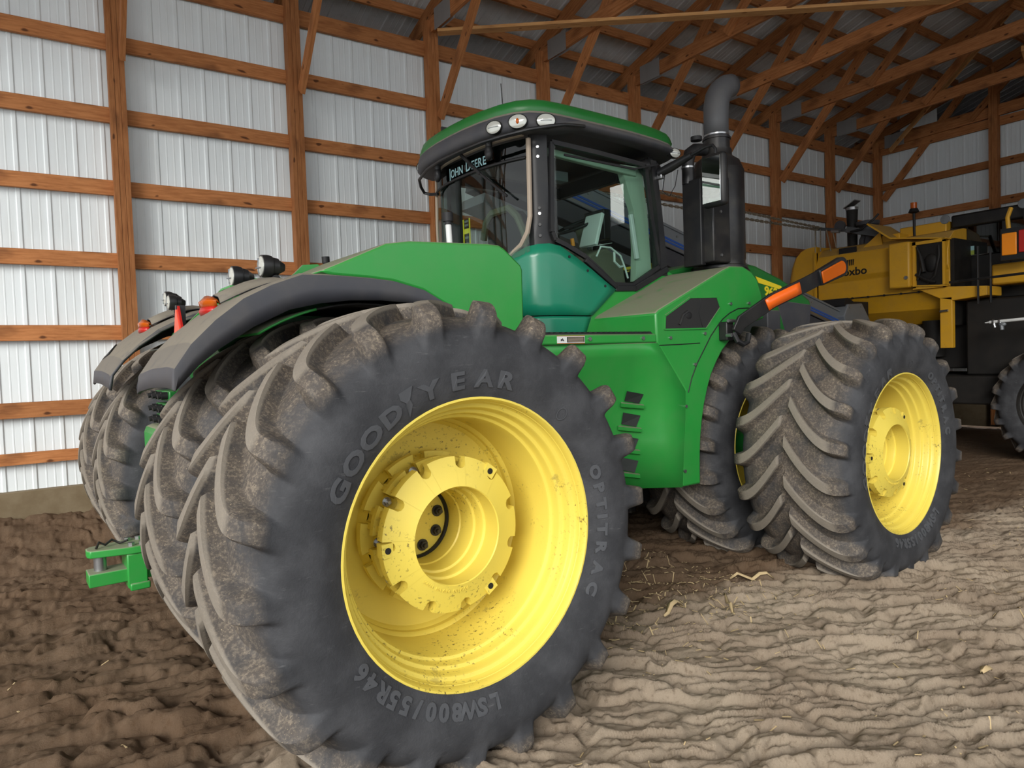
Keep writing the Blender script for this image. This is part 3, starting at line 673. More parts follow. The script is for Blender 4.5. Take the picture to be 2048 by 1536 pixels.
for x, y in ((-.97, 2.37), (-.91, 2.37), (-.97, 2.53), (-.91, 2.53)):
    MB().cyl((x, y, .655), (x, y, .675), .02, n=6).build('bolt', STEEL, hi)
    MB().cyl((x, y, .43), (x, y, .61), .014, n=10).build('bolt_shank', GREEN, hi)
MB().tube([(-1.15, 2.42, .66), (-1.13, 2.45, .69), (-1.10, 2.44, .67), (-1.06, 2.47, .69), (-1.02, 2.45, .665), (-.98, 2.43, .68)], .008, 6).build('retaining_clip', DARKM, hi)

# ---- cab (modelled at 1:1.064, centred on CC, then set down on the frame)
CC = 2.215
CABM = Matrix.Translation((0.102, 0.155, -0.110)) @ Matrix.Scale(1.064, 4)
BAKE = CABM
mirc = lambda p: (p[0], 2*CC-p[1], p[2])
plan = [(1.53, 2.10), (1.53, 1.90), (1.55, 1.72), (1.58, 1.62), (1.635, 1.555), (1.71, 1.52), (1.80, 1.505), (1.95, 1.50), (2.10, 1.50), (2.25, 1.50), (2.36, 1.50)]
topz = [2.42, 2.44, 2.49, 2.525, 2.54, 2.545, 2.53, 2.455, 2.375, 2.285, 2.225]
def side_skin(z0, z1s, e0, e1, dy=0.0):
    secs = []
    for (x, y), zt in zip(plan, z1s):
        col = []
        for j in range(7):
            t = j/6; z = z0+(zt-z0)*t; xe = e0+(e1-e0)*min(1, (z-z0)/max(1e-6, (max(z1s[-1], z0+.01)-z0))); xx = x if x < 1.85 else 1.80+(x-1.80)*(xe-1.80)/(2.36-1.80)
            col.append((xx, y+dy, z))
        secs.append(col)
    return secs
MB().loft(side_skin(2.022, topz, 2.10, 2.36)).build('cab_corner_panel', TEAL, TR, smooth=50, solid=.02)
MB().loft(side_skin(1.875, [2.014]*11, 2.03, 2.095, .008)).build('cab_sill_panel', TEAL, TR, smooth=50, solid=.02)
for i, (x, z) in enumerate(((1.88, 2.455), (2.06, 2.36), (2.24, 2.25))): MB().cyl((x, 1.487, z), (x, 1.50, z), .011, n=10).build('rivet', BLACK, TR)
sh = MB(); sh.box(1.74, 3.0, 1.56, 2.78, 1.6, 2.26).build('cab_floor', BLACK, TR, bevel=.02)
# rear corner post, other posts
def post_loft(a, c, mat, name):
    return MB().loft([a, c], close=True).build(name, mat, TR, smooth=30, bevel=.006)
bz = [(2.50, .0), (2.56, .0), (2.70, .0), (3.0, .01), (3.36, .02)]
secs = []
for z, d in bz:
    fl = .07 if z < 2.52 else (.03 if z < 2.6 else 0)
    secs.append([(1.612, 1.60+fl, z), (1.618, 1.572, z), (1.65, 1.545, z), (1.725, 1.525, z), (1.735+fl, 1.53, z), (1.735+fl, 1.60, z), (1.68, 1.63, z), (1.64, 1.64+fl, z)])
MB().loft(secs, close=True).build('corner_post', BLACK, TR, smooth=40)
MB().loft([[mirc(p) for p in q] for q in secs], close=True).build('corner_post', BLACK, TR, smooth=40)
for z in (3.24, 3.17, 2.80, 2.76, 2.68, 2.60): MB().cyl((1.645, 1.536, z), (1.66, 1.552, z), .011, n=10).build('post_bolt', STEEL if z > 3 or 2.7 < z < 2.79 else BLACK, TR)
def ap(y0, y1, f=lambda p: p):
    return MB().loft([[f((x, y0, z)), f((x+w_, y0, z)), f((x+w_, y1, z)), f((x, y1, z))] for x, z, w_ in ((2.98, 2.36, -.075), (2.965, 2.6, -.07), (2.93, 2.9, -.06), (2.875, 3.3, -.07))], close=True)
ap(1.50, 1.60).build('front_post', BLACK, TR, smooth=40); ap(1.50, 1.60, mirc).build('front_post', BLACK, TR, smooth=40)
# pale inner trim
MB().loft([[(2.90, 1.60, 2.32), (2.72, 1.62, 2.32), (2.72, 1.68, 2.32)], [(2.88, 1.60, 2.6), (2.74, 1.62, 2.6), (2.74, 1.68, 2.6)], [(2.86, 1.6, 2.9), (2.72, 1.62, 2.9), (2.72, 1.68, 2.9)], [(2.80, 1.6, 3.26), (2.58, 1.62, 3.26), (2.58, 1.68, 3.26)]], close=True).build('post_trim', CREAM, TR, smooth=0)
MB().bar((2.72, 1.60, 2.50), (2.66, 1.60, 2.86), .03, .035, (1, 0, 0)).build('grab_handle', WHITE, TR, bevel=.006)
MB().bar((1.74, 1.62, 3.25), (2.74, 1.62, 3.20), .05, .05).build('door_header', CREAM, TR, bevel=.008)
MB().bar((1.72, 1.66, 2.62), (1.70, 1.68, 3.26), .05, .05).build('inner_post', CREAM, TR)
for q in (2.74, ): MB().bar((1.72, q, 2.4), (1.70, q, 3.3), .06, .08).bar((2.90, q+.06, 2.35), (2.80, q+.06, 3.3), .07, .10).build('far_post', BLACK, TR)
MB().bar((2.92, 1.6, 3.30), (2.92, 2.75, 3.30), .06, .12).bar((1.75, 2.76, 3.28), (2.9, 2.76, 3.28), .06, .10).build('cab_header', BLACK, TR)
# door glass with its black border
GL = [(1.76, 3.285), (2.21, 3.275), (2.76, 3.25), (2.82, 2.82), (2.90, 2.44), (2.57, 2.27), (2.36, 2.27), (2.22, 2.37), (2.06, 2.47), (1.87, 2.545), (1.77, 2.575), (1.74, 2.63)]
dg = MB().add([(x, 1.515, z) for x, z in GL], [tuple(range(12))]).build('door_glass', GLASS, TR, smooth=0)
cx_, cz_ = 2.3, 2.85; b = MB(); o_ = len(GL)
for k in range(o_):
    (x0, z0), (x1, z1) = GL[k], GL[(k+1) % o_]; b.bar((x0, 1.518, z0), (x1, 1.518, z1), .034, .026, (0, 1, 0))
b.build('door_seal', BLACK, dg)
b = MB().bar((2.05, 1.505, 2.445), (2.38, 1.505, 2.245), .03, .04).bar((2.36, 1.505, 2.235), (2.6, 1.505, 2.245), .03, .045).bar((2.58, 1.505, 2.24), (2.98, 1.505, 2.42), .03, .05).build('door_bottom_frame', BLACK, TR, bevel=.005)
MB().bar((1.86, 1.49, 3.20), (2.6, 1.48, 3.19), .012, .016).bar((2.58, 1.48, 3.19), (2.86, 1.47, 3.26), .012, .014).build('side_wiper', BLACKR, TR)
# rear window: curved glass, pale seal, dark visor band with the maker's lettering
def rw(y):                                  # x of the curved rear glass at y
    t = abs(y-CC)/.63; return 1.475+.11*t**2.6
ys = np.linspace(1.585, 2.86, 15)
MB().loft([[(rw(y), y, 2.44+.05*(abs(y-CC)/.63)**6), (rw(y)-.015, y, 2.85), (rw(y)+.0, y, 3.30)] for y in ys]).build('rear_window', GLASS, TR, smooth=60)
MB().loft([[(rw(y)-.010, y, 3.165), (rw(y)-.008, y, 3.30)] for y in ys[0:]]).build('visor_band', VISOR, TR, smooth=60)
MB().tube([(rw(y)-.014, y, 3.165) for y in ys], .011, 6).build('visor_edge', BLACKR, TR)
sl = [(1.605, 1.575, 3.30), (1.60, 1.572, 3.0), (1.598, 1.575, 2.74), (1.59, 1.60, 2.63), (1.575, 1.66, 2.545), (1.55, 1.77, 2.48), (1.50, 1.95, 2.455), (1.475, 2.2, 2.45), (1.50, 2.6, 2.455)]
MB().tube([(x-.012, y, z) for x, y, z in sl], .019, 8).build('window_seal', BEIGE, TR)
MB().tube([(rw(y)-.012, y, 3.335) for y in np.linspace(1.60, 2.84, 12)], .018, 6).build('window_top_seal', BEIGE, TR)
MB().tube([(rw(2.86)-.005, 2.865, 2.45), (rw(2.86)-.015, 2.865, 2.9), (rw(2.86)-.005, 2.865, 3.33)], .012, 6).build('glass_edge', BEIGE, TR)
# lettering on the visor band follows the glass
tm = text_mesh('J', .1, 0); bpy.data.meshes.remove(tm)
def curved_text(body_sizes, y_start, z0, width, mat, name):
    V, F = [], []; xcur = 0; parts = []
    for ch, s_ in body_sizes:
        if ch == ' ': xcur += s_*.35; continue
        m_ = text_mesh(ch, s_, .0006, .0012); xs = [v.co.x for v in m_.vertices]; parts.append((m_, xcur-min(xs))); xcur += max(xs)-min(xs)+.010
    for m_, dx in parts:
        o = len(V); k = width/xcur
        for v in m_.vertices:
            y = y_start-(v.co.x+dx)*k; V.append((rw(y)-.0135+v.co.z, y, z0+v.co.y))
        for p in m_.polygons: F.append(tuple(i+o for i in p.vertices))
        bpy.data.meshes.remove(m_)
    me = bpy.data.meshes.new(name); me.from_pydata([tuple(CABM @ Vector(p)) for p in V], [], F); me.materials.append(mat); o = link(name, me, TR); o['kind'] = 'stuff'; return o
curved_text([('J', .115), ('O', .09), ('H', .09), ('N', .09), (' ', .12), ('D', .115), ('E', .09), ('E', .09), ('R', .09), ('E', .09)], 2.475, 3.19, .54, CYAN, 'visor_lettering')
MB().bar((1.44, 2.26, 3.345), (1.44, 1.98, 3.12), .016, .022).bar((1.435, 2.12, 3.225), (1.455, 1.67, 2.89), .012, .016).build('rear_wiper', BLACKR, TR)
for y in (1.86, 2.60): MB().cyl((1.44, y, 3.36), (1.45, y, 3.22), .03, .02, n=12).ball((1.44, y, 3.25), .03, .035, .06).build('window_stay', BLACK, TR)
# roof: black trim ring carrying lamps, green dome
half = [(1.30, 2.45), (1.305, 2.2), (1.325, 1.95), (1.36, 1.75), (1.42, 1.57), (1.50, 1.46), (1.60, 1.405), (1.74, 1.385), (1.95, 1.38), (2.2, 1.38), (2.5, 1.385), (2.8, 1.40), (2.98, 1.43), (3.09, 1.50), (3.17, 1.64), (3.22, 1.9), (3.24, 2.2), (3.245, 2.45)]
half = [(x, CC-(2.45-y)*(CC-1.38)/1.07) for x, y in half]
ROOFP = half+[(x, 2*CC-y) for x, y in half[-2:0:-1]]
def ring(k, zf, dk=0): return [(2.25+(x-2.25)*k, CC+(y-CC)*k, zf(x, y)) for x, y in ROOFP]
rear = lambda x: max(0.0, min(1.0, (1.95-x)/.35)); rr_ = lambda x: rear(x)*rear(x)*(3-2*rear(x))
droop = lambda x, y: -.03*max(0, (x-2.6))
zlow = lambda x, y: 3.375-.06*rr_(x)+droop(x, y)
zmid = lambda x, y: 3.435+.0*rr_(x)+droop(x, y)
rtrim = MB().loft([ring(.80, lambda x, y: zlow(x, y)+.02), ring(.965, zlow), ring(.995, lambda x, y: zlow(x, y)+.02), ring(1.0, lambda x, y: (zlow(x, y)+zmid(x, y))/2), ring(.985, zmid), ring(.965, lambda x, y: zmid(x, y)+.022)], close=True, caps=False).build('roof_trim', BLACKP, TR, smooth=50)
MB().loft([ring(.80, lambda x, y: zlow(x, y)+.021), ring(.4, lambda x, y: 3.40), ring(.02, lambda x, y: 3.40)], close=True, caps=False).build('roof_lining', BLACK, TR)
MB().loft([ring(.967, lambda x, y: zmid(x, y)+.018), ring(.975, lambda x, y: zmid(x, y)+.045), ring(.958, lambda x, y: zmid(x, y)+.095), ring(.89, lambda x, y: 3.562), ring(.74, lambda x, y: 3.600), ring(.5, lambda x, y: 3.628), ring(.25, lambda x, y: 3.64), ring(.02, lambda x, y: 3.645)], close=True, caps=False).build('roof_dome', GREEND, TR, smooth=60)
def roof_lamp(x, y, z, ang, amb=False, r=.062):
    d = Vector((math.cos(ang), math.sin(ang), -.05)); h = MB(); h.lathe((x, y, z), tuple(d), [(-.03, r*1.05), (.012, r*1.12), (.018, r*1.05), (.010, r*.98)], 24); h.v = [(p[0], p[1], z+(p[2]-z)*.72) for p in h.v]
    o = h.build('roof_lamp', BLACK, rtrim); g = MB().lathe((x, y, z), tuple(d), [(.012, r*.99), (.016, r*.8), (.02, r*.4), (.021, .001)], 24); g.v = [(p[0], p[1], z+(p[2]-z)*.72) for p in g.v]; g.build('lens', LENS, rtrim)
    if amb:
        c = Vector((x, y, z))+d*.02; MB().ball(c, .012, .012, .02, 10, 6).build('amber_bulb', AMBER, rtrim)
    else:
        c = Vector((x, y, z))+d*.019; s_ = Vector((-d.y, d.x, 0)); MB().bar(c-s_*.04, c+s_*.04, .004, .008, d).build('lamp_bulb', GREYM, rtrim)
roof_lamp(1.605, 1.385, 3.372, math.radians(236), r=.064); roof_lamp(1.435, 1.485, 3.366, math.radians(220), True, r=.064); roof_lamp(1.36, 1.665, 3.362, math.radians(204), r=.06)
roof_lamp(1.425, 2*CC-1.60, 3.37, math.radians(188), r=.05); roof_lamp(3.05, 1.455, 3.375, math.radians(-105), r=.05)
MB().tube([(1.95, 1.36, 3.385), (1.75, 1.345, 3.36), (1.60, 1.35, 3.325), (1.47, 1.42, 3.30), (1.38, 1.56, 3.285), (1.31, 1.75, 3.275), (1.28, 2.0, 3.27), (1.28, 2.3, 3.27), (1.31, 2.55, 3.265), (1.38, 2.80, 3.25), (1.45, 2.90, 3.22), (1.50, 2.93, 3.18), (1.54, 2.90, 3.165), (1.56, 2.80, 3.15)], .013, 8).build('rear_rail', BLACK, TR)
MB().ball((2.86, 1.56, 3.25), .13, .06, .07).build('mirror_mount', BLACK, TR)
MB().tube([(1.62, 1.9, 3.58), (1.605, 1.9, 3.80)], .0035, 6).build('antenna', BLACKR, TR)
sg = MB().box(1.66, 1.90, 2.86, 2.88, 3.42, 3.76).build('receiver_board', BLACK, TR)
sg.location = (0, 0, 0)
for i, (x, z) in enumerate(((1.69, 3.72), (1.69, 3.66), (1.76, 3.67), (1.83, 3.71))): MB().cyl((x, 2.858, z), (x, 2.854, z), .011, n=10).build('hole', WHITE, sg)
MB().box(1.67, 1.72, 2.855, 2.86, 3.59, 3.625).build('yellow_label', YDECAL, sg)
# inside the cab
se = MB().loft([[(1.75+dx, 2.08-w_, z), (1.72+dx, 2.08-w_*.6, z+.01), (1.72+dx, 2.08+w_*.6, z+.01), (1.75+dx, 2.08+w_, z), (1.84+dx, 2.08+w_*.9, z), (1.84+dx, 2.08-w_*.9, z)] for z, w_, dx in ((2.25, .22, .1), (2.45, .27, .05), (2.66, .27, .0), (2.80, .23, -.02), (2.87, .14, -.02))], close=True).build('seat_back', BLACKR, TR, smooth=60)
MB().tube([(1.74, 1.80, 2.5), (1.71, 1.80, 2.66), (1.69, 1.86, 2.80), (1.68, 1.95, 2.88), (1.68, 2.18, 2.88), (1.69, 2.28, 2.82), (1.71, 2.35, 2.70)], .030, 8).build('seat_bolster', OLIVE, TR)
MB().box(1.80, 2.25, 1.85, 2.33, 2.28, 2.42).build('seat_cushion', BLACKR, TR, bevel=.03)
sw = MB(); pts = [(2.58+.19*math.cos(a)*.9, 2.14+.2*math.sin(a), 2.86+.19*math.cos(a)*.42) for a in np.linspace(0, 2*math.pi, 29)]
sw.tube(pts, .014, 8, caps=False).bar((2.58, 1.95, 2.86), (2.58, 2.33, 2.86), .02, .02).build('steering_wheel', BLACKR, TR); MB().cyl((2.58, 2.14, 2.85), (2.70, 2.14, 2.52), .04, .06, n=14).build('steering_column', OLIVE, TR)
cn = MB().prism([(2.28, 1.72, 2.30), (2.30, 1.72, 2.53), (2.50, 1.72, 2.60), (2.68, 1.72, 2.50), (2.72, 1.72, 2.30)], (0, .34, 0)).build('side_console', OLIVE, TR, bevel=.02)
MB().ball((2.24, 1.95, 2.57), .09, .1, .05).build('armrest', OLIVE, TR); MB().cyl((2.20, 1.80, 2.6), (2.19, 1.80, 2.66), .016, n=10).build('orange_lever', AMBERB, TR)
MB().bar((2.46, 1.9, 2.63), (2.55, 1.9, 2.90), .20, .035, (1, 0, 0)).build('monitor', WHITE, TR, bevel=.008); MB().tube([(2.56, 1.92, 2.84), (2.60, 1.95, 2.7), (2.52, 1.97, 2.62)], .012, 6).build('monitor_arm', GREYM, TR)
MB().box(2.70, 2.78, 1.95, 2.2, 2.72, 2.98).build('display', BLACK, TR, bevel=.01); MB().bar((2.74, 2.1, 2.4), (2.74, 2.1, 2.78), .04, .04).build('display_post', BLACK, TR)
pc = MB().add([(2.36, 1.68, 2.60), (2.52, 1.68, 2.63), (2.54, 1.84, 2.64), (2.38, 1.84, 2.61)], [(0, 1, 2, 3)]).build('papers', WHITE, TR, solid=.004)
MB().tube([(2.30, 1.64, 2.50), (2.34, 1.63, 2.58), (2.45, 1.63, 2.58), (2.55, 1.62, 2.52), (2.60, 1.62, 2.42), (2.63, 1.62, 2.34)], .008, 6).tube([(2.50, 1.64, 2.55), (2.49, 1.63, 2.47), (2.55, 1.63, 2.43), (2.60, 1.64, 2.44)], .010, 6).build('white_cable', WHITE, TR)
MB().box(2.12, 2.26, 1.9, 2.0, 3.14, 3.22).build('control_box', GREYM, TR, bevel=.006); MB().ball((1.93, 1.8, 3.12), .02, .03, .06).build('sensor', WHITE, TR)
MB().box(2.74, 2.84, 1.66, 1.665, 2.38, 2.45).build('yellow_notice', YDECAL, TR); MB().ball((2.83, 1.64, 2.34), .03, .02, .05).build('spray_bottle', BLUE, TR)
MB().box(2.78, 2.95, 1.66, 2.75, 2.28, 2.42).build('dash', BLACK, TR, bevel=.03)
MB().bar((2.5, 2.78, 2.5), (2.78, 2.78, 3.2), .03, .03).bar((2.42, 2.78, 2.5), (2.66, 2.78, 3.2), .025, .025).build('far_grab_rail', BLACK, TR)
dl = MB().box(1.56, 1.562, 2.33, 2.41, 2.5, 2.86).build('warning_decal', KDECAL, TR, smooth=0)
MB().box(1.553, 1.56, 2.335, 2.405, 2.74, 2.78).build('yellow_band', YDECAL, dl)
b = MB()
for z in (2.55, 2.60, 2.65, 2.70, 2.80, 2.83): b.box(1.555, 1.56, 2.345, 2.395, z, z+.018)
o = b.build('decal_print', GREYM, dl); o['kind'] = 'stuff'
for y in (2.325, 2.415): MB().box(1.555, 1.56, y-.006, y+.006, 2.5, 2.86).build('decal_edge', YDECAL, dl)
MB().prism([(2.03, 1.505, 1.875), (2.10, 1.505, 2.018), (2.36, 1.505, 2.222), (2.60, 1.505, 2.232), (2.98, 1.505, 2.405), (3.05, 1.505, 2.38), (3.05, 1.505, 1.875)], (0, .06, 0)).build('door_sill', GREEN, TR, smooth=0, bevel=.006)
BAKE = None
# ---- front body: step, lower side panel, fender cover with mesh window
MB().box(1.02, 2.37, 1.10, 1.62, 1.795, 1.862).build('step', GREEN, TR, bevel=.012)
tp = MB().box(1.05, 2.34, 1.115, 1.60, 1.862, 1.872)
for i in range(26): tp.box(1.06+i*.05, 1.085+i*.05, 1.12, 1.58, 1.872, 1.880)
tp.build('step_tread', BLACK, TR, smooth=0)['kind'] = 'stuff'
d1 = MB().box(1.40, 1.645, 1.0965, 1.10, 1.805, 1.85).build('safety_decal', WHITE, TR, smooth=0)
MB().box(1.485, 1.64, 1.0945, 1.0965, 1.809, 1.846).build('decal_text_block', KDECAL, d1, smooth=0)
b = MB()
for i in range(4): b.box(1.492, 1.632, 1.0935, 1.0945, 1.812+.0085*i, 1.816+.0085*i)
b.build('print_lines', BEIGE, d1, smooth=0)['kind'] = 'stuff'
for a in ((1.40, 1.645, 1.8505, 1.854), (1.40, 1.645, 1.801, 1.8045)): MB().box(a[0], a[1], 1.0955, 1.10, a[2], a[3]).build('decal_border', AMBER, d1, smooth=0)
MB().tube([(1.43, 1.095, 1.82), (1.445, 1.095, 1.835), (1.455, 1.095, 1.82), (1.43, 1.095, 1.83)], .003, 5).build('pictogram', KDECAL, d1)
for x in (1.69, 2.22): MB().cyl((x, 1.088, 1.83), (x, 1.10, 1.83), .014, n=12).build('step_bolt', STEEL, TR)
B_ = (2.372, 1.10, 1.795)
LZ = [1.795, 1.70, 1.58, 1.42, 1.25, 1.05, .68]; MX = [2.16, 2.17, 2.19, 2.22, 2.25, 2.265, 2.275]; MY = [1.115, 1.16, 1.22, 1.30, 1.36, 1.39, 1.40]; RX = [2.372, 2.45, 2.55, 2.68, 2.672, 2.655, 2.62]
MB().loft([[(1.0, y+.03, z), (1.6, y+.02, z), (mx, y, z), (mx+(rx-mx)*.25, y+(1.10-y)*.25, z), (mx+(rx-mx)*.6, y+(1.10-y)*.6, z), (rx, 1.10, z)] for z, mx, y, rx in zip(LZ, MX, MY, RX)]).build('lower_side_panel', GREEN, TR, smooth=60, solid=.02)
SP = [B_, (2.366, 1.10, 2.016), (2.40, 1.10, 2.04), (3.20, 1.10, 2.38), (3.29, 1.10, 2.41), (3.46, 1.10, 2.415), (3.58, 1.10, 2.375), (3.66, 1.10, 2.31), (3.72, 1.10, 2.18), (3.74, 1.10, 1.98), (3.60, 1.10, 1.955), (3.42, 1.10, 1.895), (3.264, 1.10, 1.804), (3.15, 1.10, 1.71), (3.081, 1.10, 1.63), (3.01, 1.10, 1.53), (2.965, 1.10, 1.434), (2.915, 1.10, 1.30), (2.885, 1.10, 1.181), (2.862, 1.10, 1.05), (2.851, 1.10, .931), (2.846, 1.10, .80), (2.844, 1.10, .674), (2.62, 1.10, .68), (2.68, 1.10, 1.425)]
fc = MB().prism(SP, (0, .68, 0)).build('front_fender', GREEN, TR, smooth=28, bevel=.016)
seam = [(3.60, 2.065), (3.45, 2.075), (3.31, 2.067), (3.20, 2.03), (3.104, 1.98), (3.03, 1.92), (2.947, 1.845), (2.86, 1.74), (2.774, 1.638), (2.70, 1.52), (2.655, 1.41)]
MB().tube([(x+.06, 1.0985, z-.005) for x, z in seam], .0045, 6).tube([(2.40, 1.099, 1.775), (2.62, 1.099, 1.778), (2.87, 1.099, 1.785)], .004, 6).build('panel_seam', BLACKR, fc)
for x, z in ((2.52, 1.83), (2.93, 1.86), (3.27, 2.10), (3.52, 2.11), (2.80, 1.62), (2.68, 1.30), (2.65, .80)): MB().cyl((x, 1.088, z), (x, 1.10, z), .013, n=12).build('fender_bolt', STEEL, fc)
HX = [(2.455, 1.893), (2.465, 1.994), (2.76, 2.139), (3.09, 2.151), (3.13, 2.068), (2.945, 1.899)]
hx = MB().prism([(x, 1.094, z) for x, z in HX], (0, .004, 0)).build('mesh_window', simple('dark_mesh', lin(46, 46, 46), 0.5, 0.1), fc, smooth=0)
b = MB()
for k in range(6):
    (x0, z0), (x1, z1) = HX[k], HX[(k+1) % 6]; b.bar((x0, 1.094, z0), (x1, 1.094, z1), .012, .010, (0, 1, 0))
b.build('window_edge', GREEN, hx)
MB().tube([(2.62, 1.092, 1.93), (2.66, 1.092, 2.0), (2.72, 1.092, 2.03)], .012, 6).ball((2.74, 1.095, 2.0), .04, .004, .03).tube([(2.88, 1.092, 2.13), (2.86, 1.092, 2.02), (2.90, 1.092, 1.91)], .004, 5).build('engine_parts', BLACK, hx)
# louvred openings
lo = [(1.335, 1.44, .02, .40), (1.155, 1.275, -.02, .36), (.985, 1.095, -.06, .33), (.80, .925, -.06, .32)]
nrm3 = Vector((-.65, -.76, 0))
lz = LZ[::-1]
def lp(s, z, o=0):
    mx, my, rx = np.interp(z, lz, MX[::-1]), np.interp(z, lz, MY[::-1]), np.interp(z, lz, RX[::-1])
    return tuple(Vector((mx+(rx-mx)*s*.55, my+(1.10-my)*s*.55, z))+nrm3*o)
MESHD = simple('dark_screen', lin(34, 40, 38), 0.5)
for z0, z1, s0, s1 in lo:
    sl_ = (z1-z0)
    q = MB().add([lp(s0, z0+.03, .022), lp(s1+.05, z0+.005, .022), lp(s1+.16, z1-.03, .022), lp(s0+.04, z1, .022)], [(0, 1, 2, 3)]).build('louvre_opening', MESHD, TR, smooth=0, solid=.004)
    MB().loft([[lp(s0-.1, z0+.022, .02), lp(s1+.18, z0-.004, .02)], [lp(s0-.1, z0+.016, .055), lp(s1+.2, z0-.01, .055)], [lp(s0-.1, z0-.012, .05), lp(s1+.2, z0-.035, .05)], [lp(s0-.1, z0-.022, .018), lp(s1+.18, z0-.045, .018)]]).build('louvre_slat', GREEN, q, smooth=0)
MB().cyl(lp(.02, .75, .03), lp(.02, .75, .012), .014, n=12).build('panel_bolt', STEEL, TR)
# ---- hood with stripe and model number
HD = [(3.38, 2.46), (3.9, 2.57), (4.45, 2.60), (4.75, 2.585), (5.2, 2.47), (5.55, 2.35), (5.76, 2.255), (5.80, 2.20), (5.72, 1.75), (5.6, 1.45), (3.38, 1.45)]
hd = MB().prism([(x, 1.85, z) for x, z in HD], (0, 1.2, 0)).build('hood', GREEND, TR, smooth=30, bevel=.03)
MB().prism([(5.10, 1.846, 2.24), (5.78, 1.846, 2.20), (5.71, 1.846, 1.75), (5.62, 1.846, 1.46), (5.32, 1.846, 1.46), (5.28, 1.846, 1.85)], (0, 1.21, 0)).build('hood_grille', BLACKP, hd, smooth=0, bevel=.01)
MB().prism([(4.74, 1.845, 2.47), (5.20, 1.845, 2.385), (5.20, 1.845, 2.345), (4.79, 1.845, 2.405)], (0, .01, 0)).build('yellow_stripe', YDECAL, hd, smooth=0)
o = flat_text('model_number', '9620R', .135, YDECAL, hd, (4.885, 1.846, 2.285), (1, 0, -.10), (0, 0, 1), .003, .003, width=.42); o['kind'] = 'stuff'
MB().box(3.33, 3.40, 1.92, 2.98, 2.44, 2.55).build('hood_cowl', YDECAL, TR, smooth=0)
o = flat_text('cowl_lettering', 'JOHN DEERE', .085, KDECAL, TR, (3.327, 2.92, 2.465), (0, -1, 0), (0, 0, 1), .002, .002, width=.9); o['kind'] = 'stuff'
MB().box(4.5, 4.72, 1.56, 1.86, 1.6, 2.1).build('hood_side_strut', BLACKP, TR, bevel=.01)
MB().box(2.6, 5.4, 2.1, 2.8, .55, 1.5).build('front_frame', GREEND, TR, bevel=.03)
MB().cyl((1.3, 2.45, .75), (2.7, 2.45, .75), .16, n=16).build('articulation_joint', DARKM, TR)
STACK = paint('grey_stack', lin(82, 83, 86), .5, .1)
# ---- exhaust after-treatment canister, stack and air pipe
ex = MB().lathe((3.88, 1.65, 2.40), (0, 0, 1), [(.0, .27), (.05, .27), (.07, .255), (.09, .255), (.10, .235), (.14, .232), (.16, .238), (.97, .238), (.985, .230), (1.06, .20), (1.10, .145), (1.115, .135), (1.17, .132)], 40).build('exhaust_canister', BLACKM, TR)
ex2 = MB().lathe((3.88, 1.65, 3.56), (0, 0, 1), [(0, .128), (.0, .118), (.10, .118), (.102, .128), (.12, .128), (.122, .122)], 32).build('stack_collar', BLACKM, ex)
MB().lathe((3.88, 1.65, 3.695), (0, 0, 1), [(0, .116), (.014, .116)], 32).build('stack_clamp', STEEL, ex)
st = [(3.88, 1.65, 3.66), (3.88, 1.65, 3.85), (3.885, 1.65, 3.97), (3.91, 1.65, 4.06), (3.96, 1.65, 4.13), (4.03, 1.65, 4.18), (4.11, 1.65, 4.21)]
MB().tube(st, [.105, .108, .11, .11, .108, .104, .10], 24, caps=False).build('exhaust_stack', STACK, ex, solid=.008)
MB().box(3.50, 3.74, 1.42, 1.66, 2.50, 3.26).build('shroud_box', BLACKM, ex, bevel=.012)
MB().box(3.46, 3.52, 1.52, 1.72, 2.48, 3.24).build('shroud_side', BLACK, ex, bevel=.008)
for z in (2.56, 2.94, 3.2): MB().cyl((3.60, 1.408, z), (3.60, 1.42, z), .012, n=10).build('shroud_bolt', STEEL, ex)
MB().tube([(3.50, 1.68, 3.22), (3.50, 1.68, 3.42), (3.53, 1.68, 3.50), (3.60, 1.68, 3.545), (3.72, 1.67, 3.56)], .055, 14).build('air_pipe', BLACK, ex)
MB().lathe((3.50, 1.68, 3.36), (0, 0, 1), [(0, .060), (.015, .060)], 20).build('pipe_clamp', STEEL, ex)
MB().cyl((3.55, 1.62, 3.60), (3.55, 1.62, 3.635), .05, n=14).build('pipe_cap', BLACKR, ex)
# ---- mirror on its arm
BAKE = CABM
ma = MB().tube([(2.90, 1.50, 3.20), (2.93, 1.40, 3.23), (2.955, 1.20, 3.285)], [.035, .038, .026], 12).tube([(2.955, 1.20, 3.285), (2.965, 1.08, 3.315), (2.97, 1.01, 3.315), (2.97, .985, 3.28), (2.97, .985, 3.22)], .012, 10).build('mirror_arm', BLACK, TR)
MB().box(2.945, 3.02, .90, 1.115, 2.84, 3.25).build('mirror_housing', BLACK, ma, bevel=.03)
MB().box(2.938, 2.947, .925, 1.095, 2.87, 3.22).build('mirror_glass', simple('mirror_face', lin(205, 212, 210), 0.03, 1.0), ma, bevel=.003)
MB().tube([(2.93, 1.46, 3.19), (2.91, 1.47, 3.05), (2.93, 1.42, 3.0), (2.96, 1.38, 3.08), (2.95, 1.34, 3.2)], .004, 5).build('mirror_cable', BLACKR, ma)
MB().box(2.885, 2.925, 1.46, 1.52, 3.15, 3.22).build('mirror_bracket', STEEL, ma, bevel=.006)
BAKE = None
